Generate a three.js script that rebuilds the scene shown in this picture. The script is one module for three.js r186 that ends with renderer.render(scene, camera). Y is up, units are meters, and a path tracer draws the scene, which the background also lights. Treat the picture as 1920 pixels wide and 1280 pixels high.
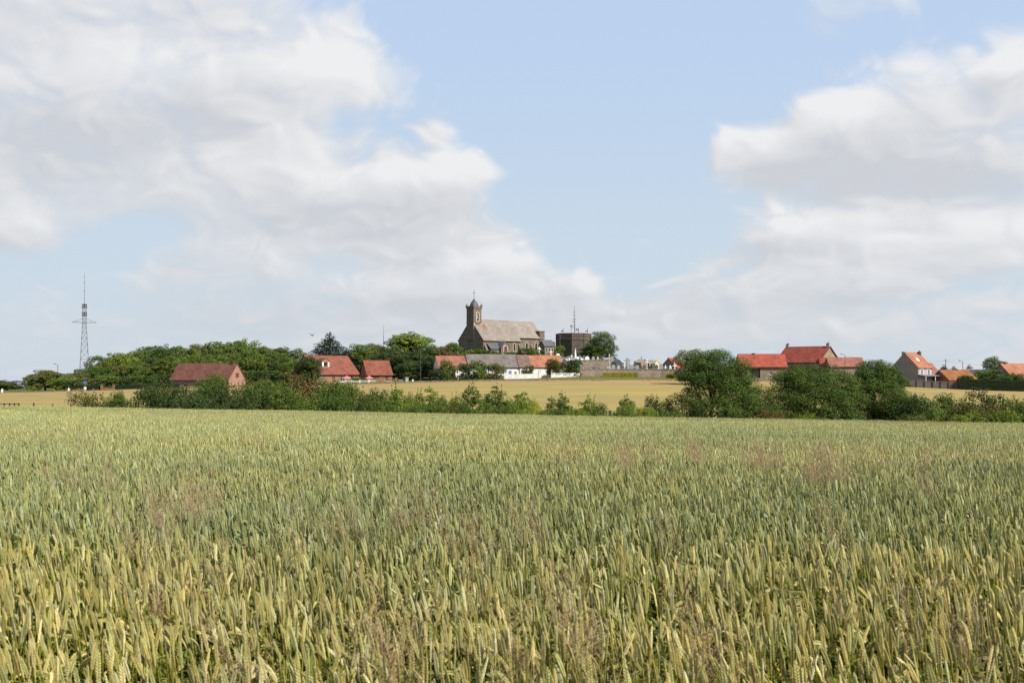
import * as THREE from 'three';
import { mergeGeometries } from 'three/addons/utils/BufferGeometryUtils.js';
import { ImprovedNoise } from 'three/addons/math/ImprovedNoise.js';

// ---------- camera, sky, sun, exposure ----------
const EXPOSURE = 1.7, SUN = 5.0;
const FOCAL = 2200, EYE = 1.66, HORIZON = 705;             // focal length in picture rows, eye height, row of eye level (of 1280)
const scene = new THREE.Scene();
const camera = new THREE.PerspectiveCamera(2 * Math.atan(640 / FOCAL) * 180 / Math.PI, 1.5, 0.1, 9000);
camera.position.set(0, EYE, 0);
camera.focus = 17; camera.userData.fStop = 9;
camera.setViewOffset(1920, 1280, 0, 640 - HORIZON, 1920, 1280);   // lens shift: verticals stay upright
const renderer = new THREE.WebGLRenderer({ antialias: true });
renderer.toneMapping = THREE.LinearToneMapping;
renderer.toneMappingExposure = EXPOSURE;
renderer.shadowMap.enabled = true;
const sunDir = new THREE.Vector3(Math.cos(0.87) * Math.sin(1.4), Math.sin(0.87), Math.cos(0.87) * Math.cos(1.4));
const sun = new THREE.DirectionalLight(new THREE.Color().setRGB(1, 0.95, 0.86), SUN);
sun.name = 'sun';
sun.position.copy(sunDir).multiplyScalar(600);
sun.target.position.set(0, 0, -200);
sun.castShadow = true;
sun.shadow.radius = 1;
Object.assign(sun.shadow.camera, { left: -400, right: 400, top: 300, bottom: -300, near: 10, far: 1600 });
sun.shadow.mapSize.set(4096, 4096);
scene.add(sun, sun.target);

// ---------- small tools ----------
const V = (x, y, z) => new THREE.Vector3(x, y, z);
function RNG(seed) { let a = seed >>> 0; return () => { a = (a + 0x6d2b79f5) | 0; let t = Math.imul(a ^ (a >>> 15), 1 | a); t = (t + Math.imul(t ^ (t >>> 7), 61 | t)) ^ t; return ((t ^ (t >>> 14)) >>> 0) / 4294967296; }; }
const rnd = RNG(20240711);
const clamp = (x, a = 0, b = 1) => Math.min(b, Math.max(a, x));
const sstep = (a, b, x) => { const t = clamp((x - a) / (b - a)); return t * t * (3 - 2 * t); };
const lerp = (a, b, t) => a + (b - a) * t;
const perlin = new ImprovedNoise();
const noise2 = (x, y) => perlin.noise(x, y, 3.7);
const AX = (px, D) => (px - 960) / FOCAL * D;               // sideways metres of a bearing at depth D
const AY = (py, D) => EYE - (py - HORIZON) / FOCAL * D;     // height of a line of sight at depth D

// ---------- the sky: air and clouds ----------
{
  const W = 4096, H = 2048, H0 = 1000, N = H - H0, d = new Float32Array(W * N), tex = new Float32Array(W * H * 4), bright = new Float32Array(W * N), soft = new Float32Array(W * N);
  // cloud banks: bearing, elevation (in picture rows), half widths, strength
  const banks = [
    [60, 60, 330, 150, 1.0], [330, 60, 260, 150, 1.0], [150, 220, 380, 150, 1.0], [420, 200, 200, 170, 0.95], [590, 150, 120, 105, 1.0], [560, 60, 90, 60, 0.5], [540, 270, 120, 70, 0.8],
    [80, 330, 260, 90, 0.9], [400, 350, 330, 110, 1.0], [640, 395, 240, 75, 0.95], [845, 325, 85, 42, 1.0], [725, 325, 40, 36, 0.8], [800, 400, 130, 60, 0.85], [920, 440, 90, 32, 0.7],
    [60, 440, 90, 62, 0.85], [480, 480, 220, 60, 0.95], [620, 460, 200, 50, 0.8], [300, 510, 120, 40, 0.7], [720, 520, 130, 40, 0.75], [925, 490, 105, 38, 1.0], [860, 540, 220, 40, 0.8], [1040, 572, 100, 30, 0.72], [1100, 534, 24, 24, 0.85],
    [600, 600, 500, 70, 0.85], [120, 620, 260, 50, 0.6], [1000, 640, 500, 45, 0.8], [60, 560, 90, 40, 0.5],
    [1905, 150, 130, 100, 1.0], [1760, 200, 150, 115, 1.0], [1640, 225, 120, 95, 1.0], [1540, 270, 110, 80, 0.95], [1800, 310, 240, 90, 1.0], [1440, 300, 70, 52, 0.7], [1365, 280, 36, 46, 0.62], [1560, 345, 130, 40, 0.8],
    [1530, 425, 150, 52, 1.0], [1420, 450, 80, 46, 0.7], [1700, 440, 130, 60, 0.85], [1850, 430, 150, 70, 0.95], [1600, 520, 320, 60, 0.85], [1360, 545, 130, 42, 0.65], [1230, 590, 80, 30, 0.75], [1500, 610, 450, 60, 0.85], [1880, 560, 150, 50, 0.6],
    [1590, 4, 230, 54, 0.56], [1540, 50, 80, 36, 0.46], [815, 252, 44, 26, 0.55], [1205, 452, 50, 13, 0.38],
  ];
  const holes = [[265, 440, 90, 34, 0.55], [180, 500, 80, 40, 0.45], [640, 220, 26, 40, 0.25], [1800, 530, 120, 24, 0.35], [620, 500, 60, 20, 0.3], [20, 520, 70, 20, 0.4]];
  // sunlit crowns (+) and shaded undersides (-)
  const lights = [
    [600, 120, 110, 70, 0.42], [300, 110, 170, 50, 0.4], [100, 130, 120, 40, 0.15], [180, 250, 260, 60, -0.42], [430, 190, 110, 50, -0.22], [330, 300, 150, 50, 0.12], [470, 340, 80, 40, 0.12], [100, 320, 140, 60, -0.15],
    [845, 315, 75, 32, 0.6], [722, 322, 36, 26, 0.45], [760, 390, 150, 30, -0.3], [560, 400, 150, 40, -0.12], [640, 440, 260, 36, -0.28], [420, 300, 90, 40, 0.1],
    [940, 480, 90, 24, 0.6], [845, 500, 30, 16, 0.3], [1100, 530, 20, 20, 0.55], [500, 460, 120, 30, 0.25], [320, 500, 60, 24, -0.2], [700, 520, 60, 18, 0.3], [800, 570, 400, 30, -0.2], [380, 600, 340, 46, -0.3], [900, 640, 500, 40, -0.12], [60, 400, 60, 24, 0.15], [60, 470, 80, 30, -0.15],
    [1620, 150, 60, 40, 0.4], [1760, 130, 80, 50, 0.4], [1900, 90, 60, 40, 0.45], [1560, 220, 60, 50, 0.12], [1800, 330, 200, 50, -0.35], [1600, 300, 130, 60, -0.35], [1660, 350, 250, 24, -0.3], [1500, 340, 100, 26, -0.2],
    [1500, 410, 110, 28, 0.55], [1640, 410, 50, 30, 0.35], [1820, 410, 130, 40, 0.3], [1550, 470, 200, 30, -0.22], [1400, 470, 60, 24, -0.2], [1500, 560, 350, 30, -0.12],
  ];
  const g = ([cx, cy, rx, ry, a], x, y) => { const dx = (x - cx) / rx, dy = (y - cy) / ry, q = dx * dx + dy * dy; return q > 9 ? 0 : a * Math.exp(-q * 0.9); };
  for (let j = 0; j < N; j++) {
    const el = ((j + H0 + 0.5) / H - 0.5) * Math.PI, ce = Math.cos(el), y = Math.sin(el);
    for (let i = 0; i < W; i++) {
      const az = ((i + 0.5) / W - 0.5) * 2 * Math.PI, x = Math.cos(az) * ce, z = Math.sin(az) * ce;
      // clouds lie in layers: noise is looked up flatter near the horizon
      const Y = 1.25 * el + 0.16 * (1 - Math.exp(-Math.max(0, el) * 9)), k = 10;
      let inside = 0, px = 0, py = 0;
      if (z < -0.2) {
        px = 960 + FOCAL * x / -z; py = HORIZON - FOCAL * y / -z;
        inside = sstep(-700, -150, px) * (1 - sstep(2070, 2620, px)) * sstep(-620, -120, py);
      }
      const oct = inside > 0 ? 7 : 4;
      let n = 0, bill = 0, a = 0.5, fr = k;
      const wx = 0.03 * perlin.noise(x * 22, Y * 22, z * 22), wy = 0.03 * perlin.noise(x * 22 + 7.3, Y * 22, z * 22);
      for (let o = 0; o < oct; o++, a *= 0.56, fr *= 2.03) {
        const v = perlin.noise((x + wx) * fr + o * 5.1, (Y + wy) * fr + 1.7 * o, z * fr - o * 3.3);
        n += a * v; bill += a * (Math.abs(v) * 1.9 - 0.42);
      }
      let dens = 0.12 + 1.25 * n, lit = 0, sf = 0.45;
      if (inside > 0) {
        let keep = 1;
        const qx = px + 34 * n, qy = py + 26 * bill;
        for (const b of banks) keep *= 1 - Math.min(0.98, g(b, qx, qy));
        let m = 1 - keep;
        for (const b of holes) m -= g(b, qx, qy);
        for (const b of lights) lit += g(b, px + 20 * n, py + 16 * bill);
        m = Math.max(m, (0.46 + 0.22 * sstep(520, 640, py)) * sstep(430, 560, py) * (1 - 0.95 * Math.exp(-(((px - 1200) / 150) ** 2)) * (1 - sstep(520, 620, py))));
        const m2 = (m - 0.42 + 0.1 * (1 - sstep(560, 720, px)) + 0.07 * sstep(1420, 1560, px)) * 1.2 + 0.6 * n + 0.54 * bill;
        dens = lerp(dens, m2, inside); lit *= inside;
        sf = lerp(0.45, 0.86 - 0.46 * sstep(560, 760, px) + 0.34 * sstep(1250, 1450, px) * (1 - 0.5 * sstep(360, 400, py)), inside);
      }
      const t = j * W + i;
      d[t] = dens; bright[t] = lit + 0.3 * n + 0.2 * bill; soft[t] = sf;
    }
  }
  const at = (j, i) => d[clamp(j, 0, N - 1) * W + ((i + W) % W)];
  let below = [0, 0, 0];
  for (let j = 0; j < H; j++) {
    const el = ((j + 0.5) / H - 0.5) * Math.PI, e = Math.max(0, el);
    const up = sstep(0.02, 0.32, e), high = sstep(0.3, 1.3, e);
    const air = [lerp(lerp(0.605, 0.495, up), 0.29, high), lerp(lerp(0.712, 0.637, up), 0.44, high), lerp(lerp(0.8, 0.86, up), 0.74, high)];
    const haze = Math.exp(-e * 20);
    for (let i = 0; i < W; i++) {
      const o = (j * W + i) * 4;
      let r = air[0], gg = air[1], b = air[2];
      if (j >= H0 + 8) {
        const q = j - H0, v = at(q, i), s1 = v - at(q + 4, i + 4), s2 = v - at(q + 11, i + 9);
        const alpha = sstep(0, soft[q * W + i], v) * 0.97;
        const t = clamp(0.46 + 0.62 * s1 + 0.42 * s2 + bright[q * W + i] - 0.1 * clamp(v - 0.5));
        const c = [lerp(0.615, 0.872, t), lerp(0.632, 0.872, t), lerp(0.672, 0.88, t)];
        r = lerp(r, c[0], alpha); gg = lerp(gg, c[1], alpha); b = lerp(b, c[2], alpha);
      }
      r = lerp(r, 0.60, haze * 0.75); gg = lerp(gg, 0.66, haze * 0.75); b = lerp(b, 0.725, haze * 0.75);
      tex[o] = r / EXPOSURE; tex[o + 1] = gg / EXPOSURE; tex[o + 2] = b / EXPOSURE; tex[o + 3] = 1;
    }
  }
  const sky = new THREE.DataTexture(tex, W, H, THREE.RGBAFormat, THREE.FloatType);
  sky.mapping = THREE.EquirectangularReflectionMapping;
  sky.magFilter = THREE.LinearFilter;
  sky.needsUpdate = true;
  scene.background = sky;
  scene.environment = sky;
}

// ---------- materials and computed textures ----------
function tone(w, h, f, srgb = true) {                       // f(x, y) -> [r, g, b] in 0..1 (linear values are written as sRGB)
  const a = new Uint8Array(w * h * 4);
  for (let y = 0; y < h; y++) for (let x = 0; x < w; x++) {
    const c = f(x / w, y / h), o = (y * w + x) * 4;
    for (let k = 0; k < 3; k++) { const v = clamp(c[k]); a[o + k] = 255 * (srgb ? (v <= 0.0031308 ? v * 12.92 : 1.055 * Math.pow(v, 1 / 2.4) - 0.055) : v); }
    a[o + 3] = 255;
  }
  const t = new THREE.DataTexture(a, w, h);
  t.wrapS = t.wrapT = THREE.RepeatWrapping; t.magFilter = THREE.LinearFilter; t.needsUpdate = true;
  if (srgb) t.colorSpace = THREE.SRGBColorSpace;
  return t;
}
const tiled = (x, y, n, s) => {                              // noise that repeats after 1
  const A = x * n, B = y * n, a = sstep(0, 1, x), b = sstep(0, 1, y);
  const p = (i, j) => perlin.noise(A - i * n, B - j * n, s);
  return lerp(lerp(p(0, 0), p(1, 0), a), lerp(p(0, 1), p(1, 1), a), b);
};
const hash = (i, j) => { let h = Math.imul(i, 374761393) ^ Math.imul(j, 668265263); h = Math.imul(h ^ (h >>> 13), 1274126177); return ((h ^ (h >>> 16)) >>> 0) / 4294967296; };
const rep = (t, m) => { const c = t.clone(); c.repeat.set(1 / m, 1 / m); c.needsUpdate = true; return c; };
const std = (r, g, b, rough = 0.9, more = {}) => new THREE.MeshPhysicalMaterial({ specularIntensity: rough >= 0.7 ? 0.25 : 1, color: new THREE.Color().setRGB(r * 0.8, g * 0.8, b * 0.8), roughness: rough, side: THREE.DoubleSide, ...more });
// tiles on a roof: courses 0.3 m high, tiles 0.24 m wide; 6.0 m to a repeat of the colour, so that single tiles differ
const tileTex = tone(512, 512, (x, y) => {
  const row = Math.floor(y * 20), col = Math.floor(x * 25 + (row % 2) * 0.5) % 25, r = hash(col, row + 31), s = 0.9 + 0.24 * (r - 0.5) + 0.34 * tiled(x, y, 4, 1.5) + 0.22 * tiled(x, y, 11, 7.5);
  return [s, s * (0.96 + 0.1 * tiled(x, y, 5, 3.3) + 0.08 * hash(col + 9, row)), s * (0.95 + 0.1 * hash(row, col))].map((v) => v * 0.82);
});
const tileBump = tone(512, 512, (x, y) => { const v = (y * 20) % 1, u = (x * 25 + (Math.floor(y * 20) % 2) * 0.5) % 1, h = (1 - v) * 0.7 + 0.3 * Math.sin(u * Math.PI); return [h, h, h]; }, false);
const brickTex = tone(512, 512, (x, y) => {                  // 3 m to a repeat
  const row = Math.floor(y * 40), u = x * 13 + (row % 2) * 0.5, col = Math.floor(u) % 13, m = (y * 40) % 1 < 0.14 || u % 1 < 0.05;
  const s = 0.72 + 0.36 * (hash(col, row) - 0.5) + 0.2 * tiled(x, y, 5, 2.5);
  return m ? [0.95, 0.95, 0.9] : [s, s * 0.97, s * 0.95];
});
const stoneTex = tone(512, 512, (x, y) => {                  // rubble stone, 5 m to a repeat
  let best = 9, second = 9, id = 0; const n = 18;
  for (let j = -1; j < 2; j++) for (let i = -1; i < 2; i++) {
    const cx = Math.floor(x * n) + i, cy = Math.floor(y * n * 1.5) + j, wx = (cx + n) % n, wy = (cy + n * 1.5) % (n * 1.5);
    const dx = cx + 0.2 + 0.6 * hash(wx, wy) - x * n, dy = (cy + 0.2 + 0.6 * hash(wy + 77, wx) - y * n * 1.5), q = dx * dx + dy * dy;
    if (q < best) { second = best; best = q; id = hash(wx + 5, wy + 11); } else if (q < second) second = q;
  }
  const joint = sstep(0.0, 0.16, Math.sqrt(second) - Math.sqrt(best)), s = (0.55 + 0.7 * id) * (0.9 + 0.25 * tiled(x, y, 9, 4.5));
  return [lerp(0.92, s, joint), lerp(0.9, s * 0.96, joint), lerp(0.82, s * 0.9, joint)].map((v) => v * 0.9);
});
const stoneBump = tone(256, 256, (x, y) => { const v = 0.5 + 0.5 * tiled(x, y, 16, 9.5) + 0.3 * tiled(x, y, 40, 2.5); return [v, v, v]; }, false);
const stainTex = tone(256, 256, (x, y) => { const s = 0.86 + 0.22 * tiled(x, y, 3, 3.5) + 0.16 * tiled(x, y, 9, 5.5) + 0.1 * tiled(x, y, 30, 8.5); return [s, s * 0.99, s * 0.97]; });
const slateTex = tone(512, 512, (x, y) => { const row = Math.floor(y * 28), col = Math.floor(x * 30 + (row % 2) * 0.5) % 30, s = 0.78 + 0.3 * (hash(col, row) - 0.5) + 0.22 * tiled(x, y, 4, 6.5) + 0.14 * tiled(x, y, 13, 1.5); return [s, s * 0.985, s * 0.96]; });
const M = {
  roofBrown: std(0.175, 0.075, 0.056, 0.85, { map: rep(tileTex, 6), bumpMap: rep(tileBump, 6), bumpScale: 0.03 }),
  roofRed: std(0.26, 0.088, 0.06, 0.85, { map: rep(tileTex, 6), bumpMap: rep(tileBump, 6), bumpScale: 0.03 }),
  roofScarlet: std(0.37, 0.088, 0.056, 0.85, { map: rep(tileTex, 6), bumpMap: rep(tileBump, 6), bumpScale: 0.03 }),
  roofCrimson: std(0.28, 0.066, 0.045, 0.85, { map: rep(tileTex, 6), bumpMap: rep(tileBump, 6), bumpScale: 0.03 }),
  roofPink: std(0.34, 0.14, 0.1, 0.85, { map: rep(tileTex, 6), bumpMap: rep(tileBump, 6), bumpScale: 0.03 }),
  roofOrange: std(0.42, 0.175, 0.1, 0.85, { map: rep(tileTex, 6), bumpMap: rep(tileBump, 6), bumpScale: 0.03 }),
  roofAmber: std(0.33, 0.13, 0.05, 0.85, { map: rep(tileTex, 6), bumpMap: rep(tileBump, 6), bumpScale: 0.03 }),
  roofGrey: std(0.2, 0.168, 0.155, 0.85, { map: rep(tileTex, 6), bumpMap: rep(tileBump, 6), bumpScale: 0.03 }),
  roofTaupe: std(0.2, 0.135, 0.11, 0.85, { map: rep(tileTex, 6), bumpMap: rep(tileBump, 6), bumpScale: 0.03 }),
  roofChurch: std(0.275, 0.238, 0.2, 0.85, { map: rep(slateTex, 7), bumpMap: rep(stoneBump, 3), bumpScale: 0.02 }),
  roofChancel: std(0.295, 0.256, 0.216, 0.85, { map: rep(slateTex, 7), bumpMap: rep(stoneBump, 3), bumpScale: 0.02 }),
  slate: std(0.1, 0.105, 0.12, 0.55, { map: rep(slateTex, 5) }),
  slateDark: std(0.045, 0.048, 0.058, 0.5, { map: rep(slateTex, 5) }),
  brick: std(0.34, 0.16, 0.11, 0.9, { map: rep(brickTex, 3) }),
  brickPink: std(0.44, 0.255, 0.2, 0.9, { map: rep(brickTex, 3) }),
  brickTan: std(0.36, 0.22, 0.13, 0.9, { map: rep(brickTex, 3) }),
  brickDark: std(0.15, 0.08, 0.06, 0.9, { map: rep(brickTex, 3) }),
  stone: std(0.222, 0.186, 0.15, 0.95, { map: rep(stoneTex, 5), bumpMap: rep(stoneBump, 2), bumpScale: 0.05 }),
  stoneBrown: std(0.135, 0.115, 0.098, 0.95, { map: rep(stoneTex, 5), bumpMap: rep(stoneBump, 2), bumpScale: 0.05 }),
  stoneRubble: std(0.46, 0.37, 0.31, 0.95, { map: rep(stoneTex, 5), bumpMap: rep(stoneBump, 2), bumpScale: 0.07 }),
  ashlar: std(0.5, 0.44, 0.35, 0.9, { map: rep(stainTex, 3) }),
  tanStone: std(0.36, 0.29, 0.22, 0.95, { map: rep(stoneTex, 5), bumpMap: rep(stoneBump, 2), bumpScale: 0.04 }),
  render: std(0.72, 0.7, 0.66, 0.9, { map: rep(stainTex, 4) }),
  renderGrey: std(0.43, 0.43, 0.44, 0.9, { map: rep(stainTex, 4) }),
  cement: std(0.28, 0.26, 0.235, 0.95, { map: rep(stainTex, 3) }),
  whiteWall: std(0.8, 0.79, 0.76, 0.9, { map: rep(stainTex, 4) }),
  whitePaint: std(0.78, 0.78, 0.76, 0.6),
  concrete: std(0.5, 0.46, 0.38, 0.9, { map: rep(stainTex, 2) }),
  glass: std(0.02, 0.024, 0.03, 0.12),
  wood: std(0.16, 0.1, 0.06, 0.9, { map: rep(stainTex, 1) }),
  woodGrey: std(0.13, 0.115, 0.105, 0.9, { map: rep(stainTex, 2) }),
  woodDark: std(0.05, 0.04, 0.03, 0.9),
  doorBlue: std(0.11, 0.22, 0.42, 0.5),
  doorRed: std(0.12, 0.035, 0.03, 0.6),
  shutter: std(0.28, 0.075, 0.035, 0.7),
  steel: std(0.22, 0.23, 0.26, 0.5, { metalness: 0.3 }),
  steelDark: std(0.07, 0.075, 0.085, 0.5, { metalness: 0.3 }),
  lead: std(0.05, 0.056, 0.075, 0.6),
  granite: std(0.07, 0.072, 0.08, 0.35), graniteGrey: std(0.24, 0.24, 0.25, 0.7), marble: std(0.7, 0.69, 0.67, 0.6), limestone: std(0.42, 0.38, 0.31, 0.9, { map: rep(stainTex, 2) }), ochreStone: std(0.62, 0.54, 0.33, 0.9),
  pinkCloth: std(0.6, 0.16, 0.2, 0.85), postGreen: std(0.02, 0.035, 0.025, 0.95), signBlue: std(0.08, 0.16, 0.5, 0.5), rust: std(0.2, 0.07, 0.05, 0.8),
  bark: std(0.09, 0.07, 0.05, 0.95, { map: rep(stainTex, 0.7) }),
  ridge: std(0.3, 0.1, 0.075, 0.9), wire: std(0.05, 0.05, 0.055, 0.6), bird: std(0.04, 0.04, 0.045, 0.8),
};
// names: numbers are added when a name is taken at top level
const taken = new Map();
const numbered = (n) => { const k = taken.get(n) ?? 0; taken.set(n, k + 1); return k ? `${n}_${String(k).padStart(3, '0')}` : n; };
function put(name, geo, mat, parent) { const m = new THREE.Mesh(geo, mat); m.name = parent ? name : numbered(name); m.castShadow = m.receiveShadow = true; (parent ?? scene).add(m); return m; }
function thing(name, label, category, pos = [0, 0, 0], turn = 0, group) { const o = new THREE.Group(); o.name = numbered(name); o.position.set(...pos); o.rotation.y = turn; o.userData = { label, category }; if (group) o.userData.group = group; scene.add(o); return o; }
const tag = (o, label, category, group, kind) => { Object.assign(o.userData, { label, category }); if (group) o.userData.group = group; if (kind) o.userData.kind = kind; return o; };
function box(w, h, d, x = 0, y = 0, z = 0) {                 // uv in metres; y is the underside
  const g = new THREE.BoxGeometry(w, h, d), uv = g.attributes.uv, n = g.attributes.normal, p = g.attributes.position;
  for (let i = 0; i < uv.count; i++) { const ax = Math.abs(n.getX(i)), ay = Math.abs(n.getY(i)); uv.setXY(i, ax > 0.5 ? p.getZ(i) : p.getX(i), ay > 0.5 ? p.getZ(i) : p.getY(i)); }
  g.translate(x, y + h / 2, z); return g;
}
function bar(a, b, r, seg = 5, r2 = r) { const v = b.clone().sub(a), g = new THREE.CylinderGeometry(r2, r, v.length(), seg, 1); g.applyQuaternion(new THREE.Quaternion().setFromUnitVectors(V(0, 1, 0), v.normalize())); const c = a.clone().add(b).multiplyScalar(0.5); g.translate(c.x, c.y, c.z); return g; }
const merged = (list) => mergeGeometries(list.map((g) => (g.index ? g.toNonIndexed() : g)));

// ---------- the lie of the land ----------
function pchip(xs, ys) {                                      // smooth and without overshoot
  const n = xs.length, h = [], s = [], m = new Array(n).fill(0);
  for (let i = 0; i < n - 1; i++) { h[i] = xs[i + 1] - xs[i]; s[i] = (ys[i + 1] - ys[i]) / h[i]; }
  for (let i = 1; i < n - 1; i++) m[i] = s[i - 1] * s[i] <= 0 ? 0 : 3 * (h[i - 1] + h[i]) / ((2 * h[i] + h[i - 1]) / s[i - 1] + (h[i] + 2 * h[i - 1]) / s[i]);
  m[0] = s[0] * 0.5; m[n - 1] = s[n - 2] * 0.5;
  return (x) => {
    if (x <= xs[0]) return ys[0]; if (x >= xs[n - 1]) return ys[n - 1];
    let i = 0; while (x > xs[i + 1]) i++;
    const t = (x - xs[i]) / h[i], a = t * t, b = a * t;
    return (2 * b - 3 * a + 1) * ys[i] + (b - 2 * a + t) * h[i] * m[i] + (3 * a - 2 * b) * ys[i + 1] + (b - a) * h[i] * m[i + 1];
  };
}
const bearings = [-900, 0, 480, 960, 1100, 1230, 1440, 1920, 2800];
const relief = [                                               // depth, then the height at each bearing
  [0, 0, 0, 0, 0, 0, 0, 0, 0, 0], [5, 0, 0, 0, 0, 0, 0, 0, 0, 0], [15, -0.02, -0.03, -0.04, -0.05, -0.06, -0.06, -0.07, -0.08, -0.1], [30, -0.16, -0.2, -0.26, -0.33, -0.35, -0.37, -0.4, -0.46, -0.5],
  [60, -0.5, -0.7, -0.92, -1.16, -1.23, -1.3, -1.4, -1.64, -1.8], [75, -1, -1.3, -1.55, -1.85, -1.95, -2.05, -2.2, -2.5, -2.8], [95, -1.9, -2.35, -2.7, -3.05, -3.15, -3.25, -3.4, -3.75, -4.2],
  [115, -2.6, -3.1, -3.4, -3.75, -3.85, -3.95, -4.1, -4.5, -5], [150, -2.8, -3.1, -3.3, -3.6, -3.75, -3.9, -4.2, -4.7, -5], [220, -3, -3.0, -2.3, -1.95, -2, -2.2, -2.9, -4, -5],
  [331, -4, -2.95, -1.15, 0.4, 0.55, 0.55, 0.2, -2.5, -5], [342, -4, -2.95, -1.0, 0.75, 1.4, 1.35, 0.35, -2.55, -5], [352, -4, -3, -0.9, 1.2, 2.4, 2.1, 0.5, -2.6, -5], [372, -4.4, -3.2, -0.4, 4.2, 5.0, 3.6, 1.3, -2.5, -5], [425, -5, -3.8, 0.4, 8.9, 8.9, 4.4, 2.2, -2.4, -6],
  [520, -7, -5, 1, 9, 8, 3, 1, -3.5, -8], [900, -12, -8, -2, 0, 0, -1, -2, -6.5, -12], [2500, -28, -28, -28, -28, -28, -28, -28, -28, -28], [6500, -80, -80, -80, -80, -80, -80, -80, -80, -80],
];
const along = bearings.map((_, k) => pchip(relief.map((r) => r[0]), relief.map((r) => r[k + 1])));
const DS = [], HS = [];
for (let D = 0; D < 6500; D = D < 20 ? D + 0.5 : D * 1.02) { DS.push(D); HS.push(along.map((f) => f(D))); }
function land(X, D) {
  if (D <= 0.5) return 0;
  const px = 960 + X / D * FOCAL;
  let i = D < 20 ? Math.floor(D / 0.5) : 40 + Math.floor(Math.log(D / 20) / Math.log(1.02));
  i = clamp(i, 0, DS.length - 2); while (i > 0 && DS[i] > D) i--; while (i < DS.length - 2 && DS[i + 1] < D) i++;
  const t = clamp((D - DS[i]) / (DS[i + 1] - DS[i])), a = HS[i], b = HS[i + 1];
  let k = 0; while (k < bearings.length - 2 && px > bearings[k + 1]) k++;
  let s = clamp((px - bearings[k]) / (bearings[k + 1] - bearings[k])); s = s * s * (3 - 2 * s) * 0.5 + s * 0.5;
  return lerp(lerp(a[k], a[k + 1], s), lerp(b[k], b[k + 1], s), t);
}
function sheet(xs, rows, depthOf, lift) {                      // a piece of ground: uv in metres
  const p = [], uv = [], idx = [], nx = xs.length;
  rows.forEach((r) => xs.forEach((x) => { const D = depthOf(x, r); p.push(x, land(x, D) + lift, -D); uv.push(x, D); }));
  for (let j = 0; j < rows.length - 1; j++) for (let i = 0; i < nx - 1; i++) { const a = j * nx + i; idx.push(a, a + 1, a + nx + 1, a, a + nx + 1, a + nx); }
  const g = new THREE.BufferGeometry();
  g.setAttribute('position', new THREE.Float32BufferAttribute(p, 3)); g.setAttribute('uv', new THREE.Float32BufferAttribute(uv, 2)); g.setIndex(idx); g.computeVertexNormals();
  return g;
}
const span = (a, b, n) => Array.from({ length: n + 1 }, (_, i) => a + (b - a) * i / n);
const grassTex = tone(512, 512, (x, y) => { const s = 0.8 + 0.4 * tiled(x, y, 6, 1.1) + 0.35 * tiled(x, y, 24, 2.1) + 0.3 * tiled(x, y, 70, 3.1); return [s * (1 + 0.25 * tiled(x, y, 5, 9.1)), s, s * 0.9]; });
const soilTex = tone(512, 512, (x, y) => { const s = 0.8 + 0.4 * tiled(x, y, 14, 4.1) + 0.4 * tiled(x, y, 60, 5.1); return [s, s * 0.95, s * 0.9]; });
const cropTex = tone(1024, 1024, (x, y) => { const s = 0.84 + 0.13 * tiled(x, y, 7, 6.1) + 0.16 * tiled(x, y * 3, 30, 7.1) + 0.24 * tiled(x, y, 110, 8.1), w = 0.08 * tiled(x, y, 5, 2.2); return [s * (1 + w), s, s * (1 - w)]; });
M.ground = std(0.09, 0.105, 0.03, 0.95, { map: rep(grassTex, 14) });
M.verge = std(0.135, 0.14, 0.04, 0.95, { map: rep(grassTex, 9) });
M.soil = std(0.09, 0.075, 0.045, 0.95, { map: rep(soilTex, 3) });
M.track = std(0.2, 0.19, 0.18, 0.95, { map: rep(soilTex, 5) });
M.crop = std(1.25, 1.25, 1.25, 0.95, { map: rep(cropTex, 46), vertexColors: true });
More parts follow.
